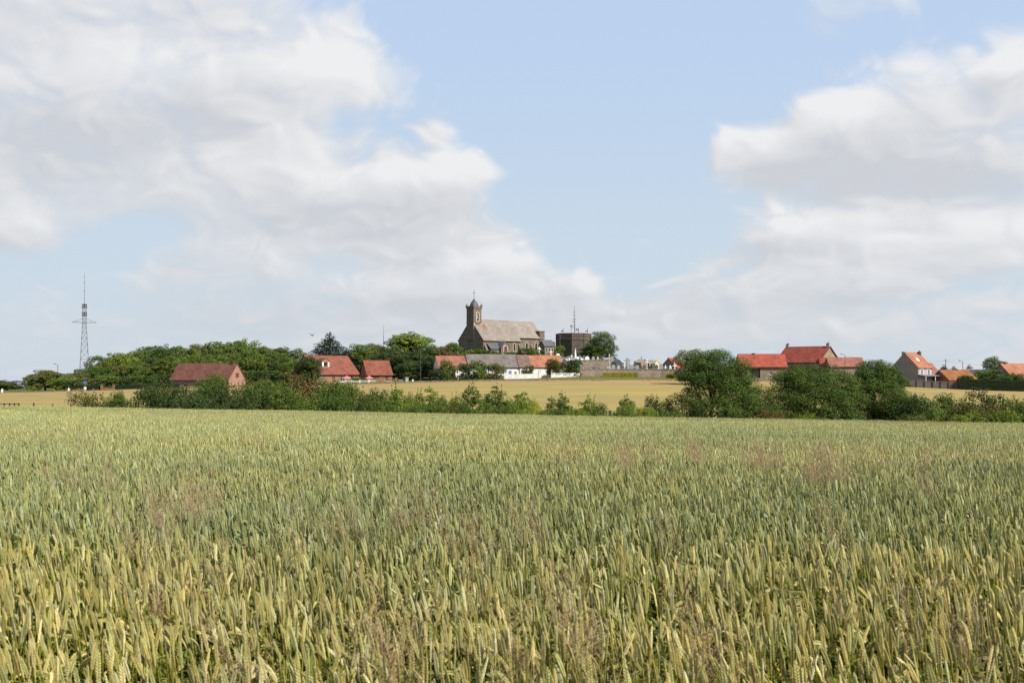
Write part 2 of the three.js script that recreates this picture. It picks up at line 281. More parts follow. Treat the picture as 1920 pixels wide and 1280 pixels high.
{
  const xs = [], ds = [];
  for (let i = -110; i <= 110; i++) xs.push(9 * Math.sinh(i * 0.0655) * 1.0);
  for (let D = -600; D < -20; D += 60) ds.push(D);
  for (let D = -20; D < 40; D += 2) ds.push(D);
  for (let D = 40; D < 560; D += 5) ds.push(D);
  for (let D = 560; D < 6500; D *= 1.12) ds.push(D);
  const wide = xs.map((x) => x * 1.0);
  const ground = put('ground', sheet(wide, ds, (x, r) => r, -0.12), M.ground); ground.userData = { kind: 'structure', label: 'rolling green farmland running to the horizon' };
  const soil = put('wheat_field_soil', sheet(span(-75, 75, 60), span(-8, 99, 54), (x, r) => r, 0.0), M.soil); soil.userData = { kind: 'structure', label: 'brown soil under the green wheat in front' };
  // the ripe field on the slope across the dip; colour of the crop varies in bands that follow the drilling
  const far = pchip([-260, -150, -50, 20, 90, 150, 260], [318, 318, 326, 331, 331, 329, 318]);
  const g = sheet(span(-210, 220, 150), span(0, 1, 90), (x, t) => lerp(122 + 0.02 * x, far(x), t), 0.1), c = [], p = g.attributes.position;
  for (let i = 0; i < p.count; i++) {
    const x = p.getX(i), D = -p.getZ(i), t = (D - 122) / (far(x) - 122), n = noise2(x / 34, D / 16), n2 = noise2(x / 9 + 40, D / 5);
    const drill = 0.5 + 0.5 * Math.cos((D + 0.05 * x) * 6.2832 / 24), tram = Math.pow(drill, 18);
    let r = 0.268 - 0.05 * tram + 0.014 * n2, gg = 0.204 - 0.025 * tram + 0.012 * n2, b = 0.07 - 0.012 * tram;
    const rose = sstep(0.86, 0.95, t) * (0.75 + 0.6 * n), green = sstep(0.62, 0.25, t + 0.12 * n) * sstep(-40, 60, x), yellow = Math.exp(-(((D - 236 - 0.05 * x) / 3.5) ** 2)) * sstep(14, 26, x) * (1 - sstep(30, 44, x));
    r += 0.03 * rose + 0.08 * yellow + 0.03 * n; gg += -0.028 * rose + 0.07 * yellow + 0.028 * n + 0.01 * n2; b += 0.016 * rose - 0.03 * yellow + 0.008 * n;
    r = lerp(r, 0.225, 0.5 * green); gg = lerp(gg, 0.195, 0.5 * green); b = lerp(b, 0.07, 0.5 * green);
    c.push(r, gg, b);
  }
  g.setAttribute('color', new THREE.Float32BufferAttribute(c, 3));
  const field = put('ripe_barley_field', g, M.crop); field.userData = { kind: 'structure', label: 'golden ripe cereal field rising to the village' };
  const verge = put('grass_verge', sheet(span(-200, 200, 120), span(0, 1, 6), (x, t) => far(x) + lerp(-0.5, 14, t), 0.16), M.verge); verge.userData = { kind: 'structure', label: 'green verge between ripe field and village' };
  const lane = put('village_lane', sheet(span(-26, 12, 30), span(0, 1, 3), (x, t) => far(x) + 2.2 + 0.06 * (x + 26) + lerp(0, 3.4, t), 0.22), M.track); lane.userData = { kind: 'structure', label: 'grey lane passing in front of the white cottages' };
}

// ---------- foliage ----------
// A crown: lobes are broken into clumps, clumps carry leaf-sized faces. Each lobe is [x, y, z, rx, ry, rz] in metres.
function crown(R, lobes, leaves, size, o = {}) {
  const clumps = [];
  for (const [x, y, z, rx, ry, rz] of lobes) {
    const rm = (rx + ry + rz) / 3, n = Math.max(7, Math.round((o.clumps ?? 16) * (0.7 + 0.3 * rm)));
    for (let i = 0; i < n; i++) {
      const v = 1 - 2 * (i + R()) / n, a = i * 2.39996 + R() * 0.9, q = Math.sqrt(Math.max(0, 1 - v * v)), k = 0.55 + 0.42 * R();
      if (v < -0.75) continue;
      const c = [x + rx * k * q * Math.cos(a), y + ry * k * v, z + rz * k * q * Math.sin(a)], s = rm * (o.clump ?? 0.36) * (0.6 + 0.8 * R());
      clumps.push([...c, s * (0.9 + 0.4 * R()), s * (o.flat ?? 0.72), s * (0.9 + 0.4 * R()), 0.8 + 0.4 * R(), R()]);
    }
  }
  if (o.shoots) for (let i = 0; i < o.shoots; i++) {           // upright leading shoots that break the outline
    const [x, y, z, rx, ry, rz] = lobes[Math.floor(R() * lobes.length)], a = R() * 6.28, k = R() * 0.75, s = rx * 0.12 * (0.7 + 0.6 * R());
    for (let j = 0; j < 4; j++) clumps.push([x + rx * k * Math.cos(a) + 0.04 * j, y + ry * (0.6 + 0.2 * j) * (1 - 0.3 * k), z + rz * k * Math.sin(a), s * (1.3 - 0.28 * j), s * 1.7, s * (1.3 - 0.28 * j), 1.1, R()]);
  }
  const area = clumps.map((c) => c[3] * c[5] + 1e-4), total = area.reduce((a, b) => a + b, 0);
  const p = [], nr = [], col = [], e1 = V(), e2 = V(), nn = V(), up = V();
  clumps.forEach((c, ci) => {
    const n = Math.max(4, Math.round(leaves * area[ci] / total));
    for (let i = 0; i < n; i++) {
      const v = lerp(-0.7, 1, Math.pow(R(), 0.8)), a = R() * 6.2832, q = Math.sqrt(Math.max(0, 1 - v * v)), k = R() < 0.8 ? 0.84 + 0.28 * R() : 0.3 + 0.6 * R();
      const dx = q * Math.cos(a), dz = q * Math.sin(a), x = c[0] + c[3] * k * dx, y = c[1] + c[4] * k * v, z = c[2] + c[5] * k * dz;
      nn.set(dx + 1.05 * (R() - 0.5), v + 0.35 + 0.95 * (R() - 0.5), dz + 1.05 * (R() - 0.5)).normalize();
      up.set(R() - 0.5, R() - 0.5, R() - 0.5);
      e1.crossVectors(nn, up).normalize(); e2.crossVectors(nn, e1);
      const s = size * (0.65 + 0.7 * R()), w = s * (o.narrow ?? 0.62);
      p.push(x - e1.x * s / 2, y - e1.y * s / 2, z - e1.z * s / 2, x + e1.x * s / 2, y + e1.y * s / 2, z + e1.z * s / 2, x + e2.x * w / 2, y + e2.y * w / 2, z + e2.z * w / 2,
        x - e1.x * s / 2, y - e1.y * s / 2, z - e1.z * s / 2, x - e2.x * w / 2, y - e2.y * w / 2, z - e2.z * w / 2, x + e1.x * s / 2, y + e1.y * s / 2, z + e1.z * s / 2);
      const b = c[6] * (0.82 + 0.36 * R()), hue = 0.3 * (c[7] - 0.5) + 0.2 * (R() - 0.5), cr = b * (1 + hue), cg = b, cb = b * (1 - 0.6 * hue);
      for (let k2 = 0; k2 < 6; k2++) { nr.push(nn.x, nn.y, nn.z); col.push(cr, cg, cb); }
    }
  });
  const g = new THREE.BufferGeometry();
  g.setAttribute('position', new THREE.Float32BufferAttribute(p, 3)); g.setAttribute('normal', new THREE.Float32BufferAttribute(nr, 3)); g.setAttribute('color', new THREE.Float32BufferAttribute(col, 3));
  return g;
}
function trunkOf(R, height, radius, lobes, base = [0, 0, 0]) {  // a tapered stem with limbs that reach into the crown
  const list = [], b = V(...base), top = V(b.x + 0.1 * height * (R() - 0.5), b.y + height * 0.62, b.z), mid = b.clone().lerp(top, 0.5).add(V(0.05 * height * (R() - 0.5), 0, 0));
  list.push(bar(b.clone().add(V(0, -0.5, 0)), mid, radius, 7, radius * 0.72), bar(mid, top, radius * 0.72, 7, radius * 0.3));
  for (const [x, y, z, rx, ry] of lobes) {
    const s = b.clone().lerp(top, 0.3 + 0.4 * R()), e = V(x, y + 0.2 * ry, z);
    if (e.y < s.y + 0.1) s.copy(b.clone().lerp(top, 0.12));
    const m = s.clone().lerp(e, 0.5).add(V(0, 0.05 * height, 0));
    list.push(bar(s, m, radius * 0.4, 5, radius * 0.26), bar(m, e, radius * 0.26, 5, radius * 0.08));
  }
  return merged(list);
}
const leafMat = (r, g, b) => new THREE.MeshPhysicalMaterial({ color: new THREE.Color().setRGB(r, g, b), roughness: 1, transmission: 0.16, thickness: 0, vertexColors: true, side: THREE.DoubleSide, specularIntensity: 0.2 });
const LEAF = {
  mid: leafMat(0.0736, 0.1030, 0.0184), dark: leafMat(0.0405, 0.0607, 0.0156), fresh: leafMat(0.1086, 0.1472, 0.0202), olive: leafMat(0.0810, 0.0846, 0.0202), lime: leafMat(0.2300, 0.2438, 0.0276), sage: leafMat(0.1242, 0.1518, 0.0736), conifer: leafMat(0.0129, 0.0258, 0.0129), russet: leafMat(0.0920, 0.0718, 0.0212), deep: leafMat(0.0534, 0.0828, 0.0147), yew: leafMat(0.0221, 0.0331, 0.0138),
};
// kinds of tree, each built a few times; copies are clones of these
const KIND = {};
const o98 = 0.997;
function kind(name, n, make) { KIND[name] = Array.from({ length: n }, (_, i) => { const k = make(RNG(977 * (i + 1) + name.length * 131 + name.charCodeAt(0)), i); const p = k.crown.attributes.position, at = (c, q) => { const l = Array.from({ length: Math.floor(p.count / 6) }, (_, j) => p.getComponent(j * 6, c)).sort((m, n2) => m - n2); return l[Math.floor(q * (l.length - 1))]; }; k.h = at(1, name === 'conifer' ? 1 : o98); k.w = (at(0, 0.985) - at(0, 0.015) + at(2, 0.985) - at(2, 0.015)) / 2; return k; }); }
const lobesOf = (R, n, w, h, y0, spread = 0.32, low = 4) => Array.from({ length: n + low }, (_, i) => { const a = i * 2.4 + R() * 0.8, under = i >= n, k = i === 0 ? 0 : (under ? 0.27 : spread) * (0.6 + 0.5 * R()); return [w * k * Math.cos(a), i === 0 ? y0 + (h - y0) * 0.68 : under ? y0 + (h - y0) * (0.2 + 0.08 * R()) : lerp(y0 + (h - y0) * 0.4, h * 0.72, R()), w * k * Math.sin(a), w * (under ? 0.28 : 0.23 + 0.09 * R()), (h - y0) * (under ? 0.22 : 0.2 + 0.1 * R()), w * (0.23 + 0.09 * R())]; });
kind('round', 5, (R) => { const L = lobesOf(R, 6, 10, 11, 0.4, 0.32, 5); return { h: 11, w: 10, crown: crown(R, L, 15000, 0.42, { clumps: 13 }), trunk: trunkOf(R, 10, 0.3, L) }; });
kind('tall', 3, (R) => { const L = lobesOf(R, 6, 8, 13, 0.8, 0.26, 4); return { h: 13, w: 8, crown: crown(R, L, 13000, 0.42, { clumps: 13 }), trunk: trunkOf(R, 12, 0.3, L) }; });
kind('bush', 4, (R) => { const L = lobesOf(R, 5, 4.4, 3, -0.5, 0.33, 6); return { h: 3, w: 4.4, crown: crown(R, L, 9000, 0.15, { clumps: 22, shoots: 7 }), trunk: trunkOf(R, 2.6, 0.08, L) }; });
kind('sapling', 5, (R) => { const L = [[0, 1.3, 0, 0.75, 1.1, 0.75], [0.3 * (R() - 0.5), 2.1, 0.2, 0.5, 0.9, 0.5], [0.6, 0.8, 0.1, 0.7, 0.75, 0.6], [-0.6, 0.7, -0.1, 0.7, 0.7, 0.6], [0.1, 0.6, 0.5, 0.8, 0.6, 0.5]]; return { h: 3, w: 2.4, crown: crown(R, L, 4600, 0.13, { clumps: 13, shoots: 11, clump: 0.34, narrow: 0.5 }), trunk: trunkOf(R, 2.9, 0.05, L) }; });
kind('farbush', 4, (R) => { const L = lobesOf(R, 5, 4, 3, -0.5, 0.34, 6); return { h: 3, w: 4, crown: crown(R, L, 4200, 0.24, { clumps: 14 }), trunk: trunkOf(R, 2.4, 0.08, L) }; });
kind('conifer', 2, (R) => {
  const L = []; for (let i = 0; i < 15; i++) { const t = i / 14, y = 1.2 + 9.4 * t, r = 4.5 * (1 - Math.pow(t, 1.9) * 0.84) * (0.8 + 0.3 * R()), n = t < 0.9 ? 6 : 3; for (let k = 0; k < n; k++) { const a = k * 6.28 / n + i * 1.1 + R() * 0.6; L.push([r * 0.6 * Math.cos(a), y + 0.3 * R(), r * 0.6 * Math.sin(a), r * 0.44, 0.75, r * 0.44]); } }
  return { h: 12, w: 9, crown: crown(R, L, 14000, 0.34, { clumps: 5, clump: 0.5, flat: 0.5, narrow: 0.4 }), trunk: merged([bar(V(0, -0.5, 0), V(0, 11.4, 0), 0.34, 7, 0.05)]) };
});
let spin = 0;
// one tree, placed by bearing, depth, the row its top reaches and its width in rows
function tree(o) {
  const X = AX(o.px, o.D), base = o.base !== undefined ? AY(o.base, o.D) : land(X, o.D) - 0.05, h = AY(o.top, o.D) - base, w = o.w / FOCAL * o.D;
  const list = KIND[o.kind], k = list[(o.v ?? spin++) % list.length];
  const t = thing(o.name ?? 'tree', o.label, o.cat ?? 'tree', [X, base, -o.D], (spin * 2.399) % 6.28, o.group);
  t.scale.set(w / k.w, h / k.h, (o.deep ?? 1) * w / k.w);
  put('trunk', k.trunk, M.bark, t);
  put('crown', k.crown, LEAF[o.leaf ?? 'mid'], t);
  return t;
}
// a tree whose lobes are given as [bearing, row, half width, half height, depth offset in metres]
function sculpted(o) {
  const R = RNG(o.seed ?? 5), X = AX(o.px, o.D), base = land(X, o.D) - 0.05, k = o.D / FOCAL;
  const L = o.lobes.map(([px, py, rx, ry, dz = 0]) => [AX(px, o.D) - X, AY(py, o.D) - base, dz, rx * k, ry * k, (rx * 0.55 + ry * 0.45) * k]);
  const t = thing(o.name ?? 'tree', o.label, o.cat ?? 'tree', [X, base, -o.D], 0, o.group), top = Math.max(...L.map((l) => l[1] + l[4]));
  put('trunk', trunkOf(R, top * 0.9, o.trunk ?? 0.16, L), M.bark, t);
  put('crown', crown(R, L, o.leaves, o.size, { clumps: 22, clump: 0.38, ...(o.more ?? {}) }), LEAF[o.leaf ?? 'mid'], t);
  return t;
}

// ---------- the wheat in front ----------
// A stalk follows one bent centre line; the ear sits on its last tenth. detail 2: every spikelet, 1: a beaded ear, 0: a plain ear.
function stalk(R, detail, bend, acc, ox = 0, oz = 0, turn = 0, scale = 1) {
  const H = (0.755 + 0.09 * (R() - 0.5)) * scale, n = 20, ear = 0.068 + 0.022 * R(), pts = [], ct = Math.cos(turn), st = Math.sin(turn);
  let x = 0, y = 0;
  for (let i = 0; i <= n; i++) {
    const s = i / n, a = 0.03 + bend * Math.pow(s, 5); pts.push([x, y, a]);
    x -= Math.sin(a) * H / n; y += Math.cos(a) * H / n;
  }
  const end = pts[n], dirAt = (t) => end[2] + bend * 0.55 * t;
  const P = (lx, ly, lz) => [ox + lx * ct + lz * st, ly, oz - lx * st + lz * ct];
  const tri = (a, b, c, col) => {
    const u = [b[0] - a[0], b[1] - a[1], b[2] - a[2]], v = [c[0] - a[0], c[1] - a[1], c[2] - a[2]], nn = [u[1] * v[2] - u[2] * v[1], u[2] * v[0] - u[0] * v[2], u[0] * v[1] - u[1] * v[0]], l = Math.hypot(...nn) || 1;
    acc.p.push(...a, ...b, ...c); for (let k = 0; k < 3; k++) { acc.n.push(nn[0] / l, nn[1] / l, nn[2] / l); acc.c.push(...col); }
  };
  const stemC = [0.52, 0.56, 0.24], leafC = [0.27, 0.36, 0.15], dryC = [0.85, 0.66, 0.42];
  // stem
  const from = detail === 0 ? 8 : 4, r = 0.0021, sides = detail === 2 ? 4 : 3, step = detail === 2 ? 2 : 4;
  for (let i = from; i < n; i += step) for (let k = 0; k < sides; k++) {
    const a0 = k * 6.283 / sides, a1 = (k + 1) * 6.283 / sides, A = pts[i], B = pts[Math.min(n, i + step)];
    const q = (T, a) => P(T[0] + r * Math.cos(a), T[1], r * Math.sin(a));
    tri(q(A, a0), q(A, a1), q(B, a1), stemC); tri(q(A, a0), q(B, a1), q(B, a0), stemC);
  }
  // leaves
  const leaves = 2;
  for (let k = 0; k < leaves; k++) {
    const at = pts[Math.floor(n * (detail === 0 ? 0.7 + 0.2 * R() : 0.52 + 0.3 * R()))], a = R() * 6.283, L = 0.17 + 0.12 * R(), w = 0.006 + 0.003 * R(), droop = 0.9 + 1.5 * R(), m = detail === 2 ? 6 : 3, c = R() < 0.1 ? dryC : leafC;
    let lx = at[0], ly = at[1], lz = 0, pa, pb;
    for (let i = 0; i <= m; i++) {
      const t = i / m, ww = w * (1 - t * t), th = 0.35 + droop * t, sa = Math.sin(a), ca = Math.cos(a), A = P(lx - sa * ww, ly, lz + ca * ww), B = P(lx + sa * ww, ly + 0.002, lz - ca * ww);
      if (i) { tri(pa, pb, B, c); tri(pa, B, A, c); }
      pa = A; pb = B; lx += ca * Math.sin(th) * L / m; lz += sa * Math.sin(th) * L / m; ly += Math.cos(th) * L / m;
    }
  }
  // ear
  const phi = R() * 6.283, earPt = []; let ex = end[0], ey = end[1];
  const m = detail === 2 ? 10 : 8;
  for (let i = 0; i <= m; i++) { const t = i / m; earPt.push([ex, ey, dirAt(t)]); ex -= Math.sin(dirAt(t)) * ear / m; ey += Math.cos(dirAt(t)) * ear / m; }
  const tint = () => { const b = 0.86 + 0.28 * R(); return [b, b, b * (1.0 + 0.16 * R())]; };
  if (detail === 2) {
    // each spikelet: a plump six-sided bud leaning out to alternate sides, with two florets
    for (let i = 0; i <= m; i++) for (const side of i === m ? [0] : [-1, 1]) {
      const [cx, cy, th] = earPt[i], tp = i / m, fat = (0.5 + 0.62 * Math.sin(Math.PI * (0.14 + 0.8 * tp))) * 0.68, out = side * 0.0042 * fat, tilt = side * 0.42, shift = side > 0 ? 0.5 * ear / m : 0;
      const T = [-Math.sin(th), Math.cos(th)], Nn = [Math.cos(th), Math.sin(th)], cf = Math.cos(phi), sf = Math.sin(phi);
      // local frame: t along the ear, u across in the plane of the two rows, v out of it
      const q = (t, u, v) => { const uu = u * cf - v * sf, vv = u * sf + v * cf; return P(cx + T[0] * t + Nn[0] * uu, cy + T[1] * t + Nn[1] * uu, vv); };
      const len = 0.0074, wd = 0.0043 * fat, c = tint(), ring = [[-0.55, 0.55], [0.05, 1], [0.62, 0.62]];
      const R3 = ring.map(([t, k]) => Array.from({ length: 6 }, (_, j) => { const a = j * 1.0472, u = out + k * wd * Math.cos(a), v = k * wd * 1.15 * Math.sin(a), tt = t * len; return q(shift + tt * Math.cos(tilt) - (u - out) * 0, u + tt * Math.sin(tilt), v); }));
      const lo = q(shift - len * 0.95, out - Math.sin(tilt) * len * 0.9, 0), hi = q(shift + len * 1.15 * Math.cos(tilt), out + Math.sin(tilt) * len * 1.15, 0);
      for (let j = 0; j < 6; j++) { const k = (j + 1) % 6; tri(lo, R3[0][k], R3[0][j], c); for (let z = 0; z < 2; z++) { tri(R3[z][j], R3[z][k], R3[z + 1][k], c); tri(R3[z][j], R3[z + 1][k], R3[z + 1][j], c); } tri(R3[2][j], R3[2][k], hi, c); }
    }
  } else {
    const sidesE = detail === 1 ? 5 : 4, rows = detail === 1 ? 14 : 4, rings = [];
    for (let i = 0; i <= rows; i++) {
      const t = i / rows, f = t * m, i0 = Math.min(m - 1, Math.floor(f)), fr = f - i0, cx = lerp(earPt[i0][0], earPt[i0 + 1][0], fr), cy = lerp(earPt[i0][1], earPt[i0 + 1][1], fr), th = dirAt(t);
      const rr = 0.0046 * Math.sqrt(Math.max(0.02, Math.sin(Math.PI * clamp(0.06 + 0.92 * t)))) * (detail === 1 ? (i % 2 ? 1.14 : 0.78) : 0.82);
      rings.push(Array.from({ length: sidesE }, (_, j) => { const a = j * 6.283 / sidesE + phi, u = rr * 1.15 * Math.cos(a), v = rr * Math.sin(a); return P(cx + Math.cos(th) * u, cy + Math.sin(th) * u, v); }));
    }
    const c = tint();
    for (let i = 0; i < rows; i++) for (let j = 0; j < sidesE; j++) { const k = (j + 1) % sidesE; tri(rings[i][j], rings[i][k], rings[i + 1][k], c); tri(rings[i][j], rings[i + 1][k], rings[i + 1][j], c); }
  }
}
const geoOf = (acc) => { const g = new THREE.BufferGeometry(); g.setAttribute('position', new THREE.Float32BufferAttribute(acc.p, 3)); g.setAttribute('normal', new THREE.Float32BufferAttribute(acc.n, 3)); g.setAttribute('color', new THREE.Float32BufferAttribute(acc.c, 3)); return g; };
const fresh = () => ({ p: [], n: [], c: [] });
M.wheat = std(1.25, 1.25, 1.25, 0.75, { vertexColors: true });
{
  const wheat = thing('wheat', 'dense green wheat with ripening ears filling the whole foreground', 'wheat'); wheat.userData.kind = 'stuff';
  const R = RNG(4711);
  const bendOf = (R) => { const q = R(); return q < 0.72 ? 0.01 + 0.19 * R() : q < 0.93 ? 0.2 + 0.45 * R() : 0.7 + 0.9 * R(); };
  const near = Array.from({ length: 26 }, (_, i) => { const a = fresh(), r = RNG(100 + i); stalk(r, 2, bendOf(r), a); return geoOf(a); });
  const mid = Array.from({ length: 18 }, (_, i) => { const a = fresh(), r = RNG(300 + i); stalk(r, 1, bendOf(r), a); return geoOf(a); });
  const far = Array.from({ length: 8 }, (_, i) => { const a = fresh(), r = RNG(500 + i); for (let k = 0; k < 16; k++) stalk(r, 0, bendOf(r), a, 0.42 * (r() - 0.5), 0.42 * (r() - 0.5), (r() - 0.5) * 1.6, 0.9 + 0.16 * r()); return geoOf(a); });
  const sets = [near, mid, far].map((l) => l.map(() => []));
  // the sprayer's wheel track crosses the field: few stalks stand in it
  const trackAt = (X) => 5.75 + 0.42 * noise2(X * 0.28, 1.3) - 0.1 * X * 0.35;
  // ripeness: yellower in front of the track, blue-green just behind it, then paler
  const colour = (X, D, r) => {
    const n = noise2(X * 0.16 + 9, D * 0.1), n2 = noise2(X * 0.5, D * 0.33 + 4), ripe = 1 - sstep(-0.35, 0.9, D - trackAt(X) + 0.5 * n2), blue = (1 - ripe) * (1 - sstep(8.5, 15, D + 3 * n)) * 0.85 + 0.15 * clamp(n2), v = 0.68 + 0.64 * r();
    let c = [0.25, 0.25, 0.088];
    c = c.map((q, k) => lerp(q, [0.3, 0.272, 0.09][k], ripe)); c = c.map((q, k) => lerp(q, [0.226, 0.232, 0.084][k], blue));
    const w = 1 + 0.12 * n + 0.1 * n2, y = (r() - 0.5) * 0.2 + 0.1 * n2, light = r() < 0.16, pale = light ? 1.4 : 1;
    return [c[0] * v * w * (1 + y) * pale, c[1] * v * w * pale, c[2] * v * w * (1 - y) * (light ? 1.9 : 1)];
  };
  const m4 = new THREE.Matrix4(), q4 = new THREE.Quaternion(), e4 = new THREE.Euler();
  const fill = (set, D0, D1, perM2, edge, jitter) => {
    const U = 0.4364 * 1.04, area = U * (D1 * D1 - D0 * D0) + 2 * edge * (D1 - D0), n = Math.round(area * perM2);
    for (let i = 0; i < n; i++) {
      const D = Math.sqrt(lerp(D0 * D0, D1 * D1, R())), X = (R() * 2 - 1) * (U * D + edge), off = Math.abs(D - trackAt(X) - 0.1);
      if (off < 0.2 && R() < 0.9) continue;
      const clump = noise2(X * 2.3, D * 2.3); if (perM2 > 50 && R() < 0.25 - 0.45 * clump) continue;
      const wave = noise2(X * 0.35 + 2, D * 0.3), s = 0.97 + 0.07 * (R() - 0.5) + 0.045 * wave + 0.03 * clump - (off < 0.7 && D > trackAt(X) ? 0.03 : 0) + (D < trackAt(X) ? 0.015 : 0);
      e4.set((R() - 0.5) * 0.12, R() < 0.78 ? (R() - 0.5) * jitter + 0.35 * wave : R() * 6.283, (R() - 0.5) * 0.14 + 0.05);
      q4.setFromEuler(e4);
      m4.compose(V(X, land(X, D), -D), q4, V(s * (0.95 + 0.2 * R()), s, s * (0.95 + 0.2 * R())));
      set[Math.floor(R() * set.length)].push([m4.clone(), colour(X, D, R)]);
    }
  };
  fill(sets[0], 1.5, 12, 740, 3.2, 3.4);
  fill(sets[1], 12, 40, 420, 3.5, 3.2);
  fill(sets[2], 40, 88, 14, 5, 2.2);
  [near, mid, far].forEach((geos, z) => geos.forEach((g, k) => {
    const list = sets[z][k], im = new THREE.InstancedMesh(g, M.wheat, list.length);
    list.forEach(([m, c], i) => { im.setMatrixAt(i, m); im.setColorAt(i, new THREE.Color().setRGB(...c)); });
    im.name = 'wheat_stalks'; im.castShadow = im.receiveShadow = true; im.userData.kind = 'stuff'; wheat.add(im);
  }));
}
// ---------- loose wild grass with pinkish panicles standing above the wheat ----------
M.panicle = std(1.25, 1.25, 1.25, 0.85, { vertexColors: true });
{
  const weed = thing('wild_grass', 'pinkish brown feathery wild grass standing above the wheat', 'grass'); weed.userData.kind = 'stuff';
  const R = RNG(99);
  const make = (seed) => {
    const r = RNG(seed), a = fresh();
    const tri = (p, q, s, c) => { a.p.push(...p, ...q, ...s); const nn = V().crossVectors(V(q[0] - p[0], q[1] - p[1], q[2] - p[2]), V(s[0] - p[0], s[1] - p[1], s[2] - p[2])).normalize(); for (let k = 0; k < 3; k++) { a.n.push(nn.x, nn.y, nn.z); a.c.push(...c); } };
    const lean = 0.1 + 0.14 * r(), at = (y) => [-lean * y * y, y, 0];
    for (let i = 0; i < 6; i++) { const A = at(i * 0.17), B = at((i + 1) * 0.17); tri([A[0] - 0.001, A[1], 0], [A[0] + 0.001, A[1], 0], B, [0.9, 0.9, 0.55]); }
    for (let i = 0; i < 150; i++) {
      const t = r(), y = 0.74 + 0.26 * t, spread = 0.062 * Math.sin(Math.PI * (0.16 + 0.78 * t)) * (0.3 + 0.9 * r()), an = r() * 6.283, c0 = at(y - spread * 0.5), e = [c0[0] + spread * Math.cos(an), y + 0.01, spread * Math.sin(an)], k = 0.75 + 0.5 * r(), c = [k, k * 0.92, k * 0.9];
      const s = 0.0022 + 0.0022 * r(), dx = r() - 0.5, dz = r() - 0.5;
      tri([e[0], e[1] - s, e[2]], [e[0] + s * dx, e[1] + s, e[2] + s * dz], [e[0] - s * 0.5, e[1] + s * 0.4, e[2] + s * 0.5], c);
      if (i % 3 === 0) tri([c0[0], c0[1], 0], [c0[0], c0[1] + 0.0012, 0], e, c);
    }
    return geoOf(a);
  };
  const geos = [11, 12, 13, 14].map(make), lists = geos.map(() => []);
  const patch = (px, py, n, wpx, deep) => {
    const D = 0.62 * FOCAL / (py - HORIZON), Dd = clamp(D, 3.4, 70);
    for (let i = 0; i < Math.ceil(n * (Dd < 9 ? 0.4 : 0.7)); i++) {
      const a = R() + R() + R() - 1.5, b = R() + R() + R() - 1.5, DD = Math.max(3.2, Dd * (1 + deep * b)), X = AX(px, DD) + a * wpx / FOCAL * Dd, s = 0.9 + 0.24 * R(), h = land(X, DD);
      const m = new THREE.Matrix4().compose(V(X, h, -DD), new THREE.Quaternion().setFromEuler(new THREE.Euler((R() - 0.5) * 0.24, (R() - 0.5) * 2.2, (R() - 0.5) * 0.24 + 0.04)), V(s * 1.15, s, s * 1.15));
      const k = 0.7 + 0.5 * R(), red = 0.86 + 0.28 * R(); lists[Math.floor(R() * 4)].push([m, [0.27 * k, 0.195 * k / red, 0.125 * k / red]]);
    }
  };
  for (const [px, py, n, w, d] of [[405, 895, 56, 36, 0.04], [345, 945, 16, 24, 0.04], [345, 1010, 12, 30, 0.04], [322, 905, 14, 16, 0.04], [700, 915, 26, 40, 0.05], [800, 915, 24, 34, 0.05], [905, 935, 12, 20, 0.04], [1050, 930, 18, 28, 0.05], [990, 945, 12, 22, 0.04], [450, 990, 8, 22, 0.04], [660, 1010, 6, 16, 0.03], [600, 960, 10, 30, 0.04],
    [1200, 825, 26, 20, 0.06], [1330, 818, 40, 34, 0.06], [1255, 820, 14, 20, 0.06], [1475, 828, 34, 26, 0.05], [1560, 845, 44, 34, 0.05], [1620, 850, 22, 30, 0.05], [1440, 825, 20, 20, 0.06], [1700, 825, 34, 90, 0.1], [1850, 812, 60, 120, 0.12], [1560, 812, 40, 120, 0.12], [1760, 860, 30, 60, 0.06], [1300, 930, 14, 40, 0.05], [1620, 930, 16, 40, 0.06], [1085, 820, 16, 26, 0.06],
    [1140, 1060, 16, 20, 0.03], [1140, 1130, 6, 18, 0.02], [810, 1170, 16, 40, 0.03], [845, 1140, 8, 24, 0.02], [1030, 1160, 10, 30, 0.02], [1735, 1060, 12, 14, 0.02], [1440, 1240, 14, 50, 0.03], [1900, 1200, 8, 24, 0.02], [1200, 1240, 8, 40, 0.02], [935, 1020, 6, 14, 0.02], [180, 855, 14, 40, 0.05], [240, 860, 10, 30, 0.05], [510, 790, 20, 60, 0.08], [600, 1110, 6, 20, 0.02], [150, 790, 20, 120, 0.08], [1010, 790, 20, 200, 0.08]]) patch(px, py, n, w, d);
  geos.forEach((g, k) => { const l = lists[k], im = new THREE.InstancedMesh(g, M.panicle, l.length); l.forEach(([m, c], i) => { im.setMatrixAt(i, m); im.setColorAt(i, new THREE.Color().setRGB(...c)); }); im.name = 'panicles'; im.castShadow = im.receiveShadow = true; im.userData.kind = 'stuff'; weed.add(im); });
}

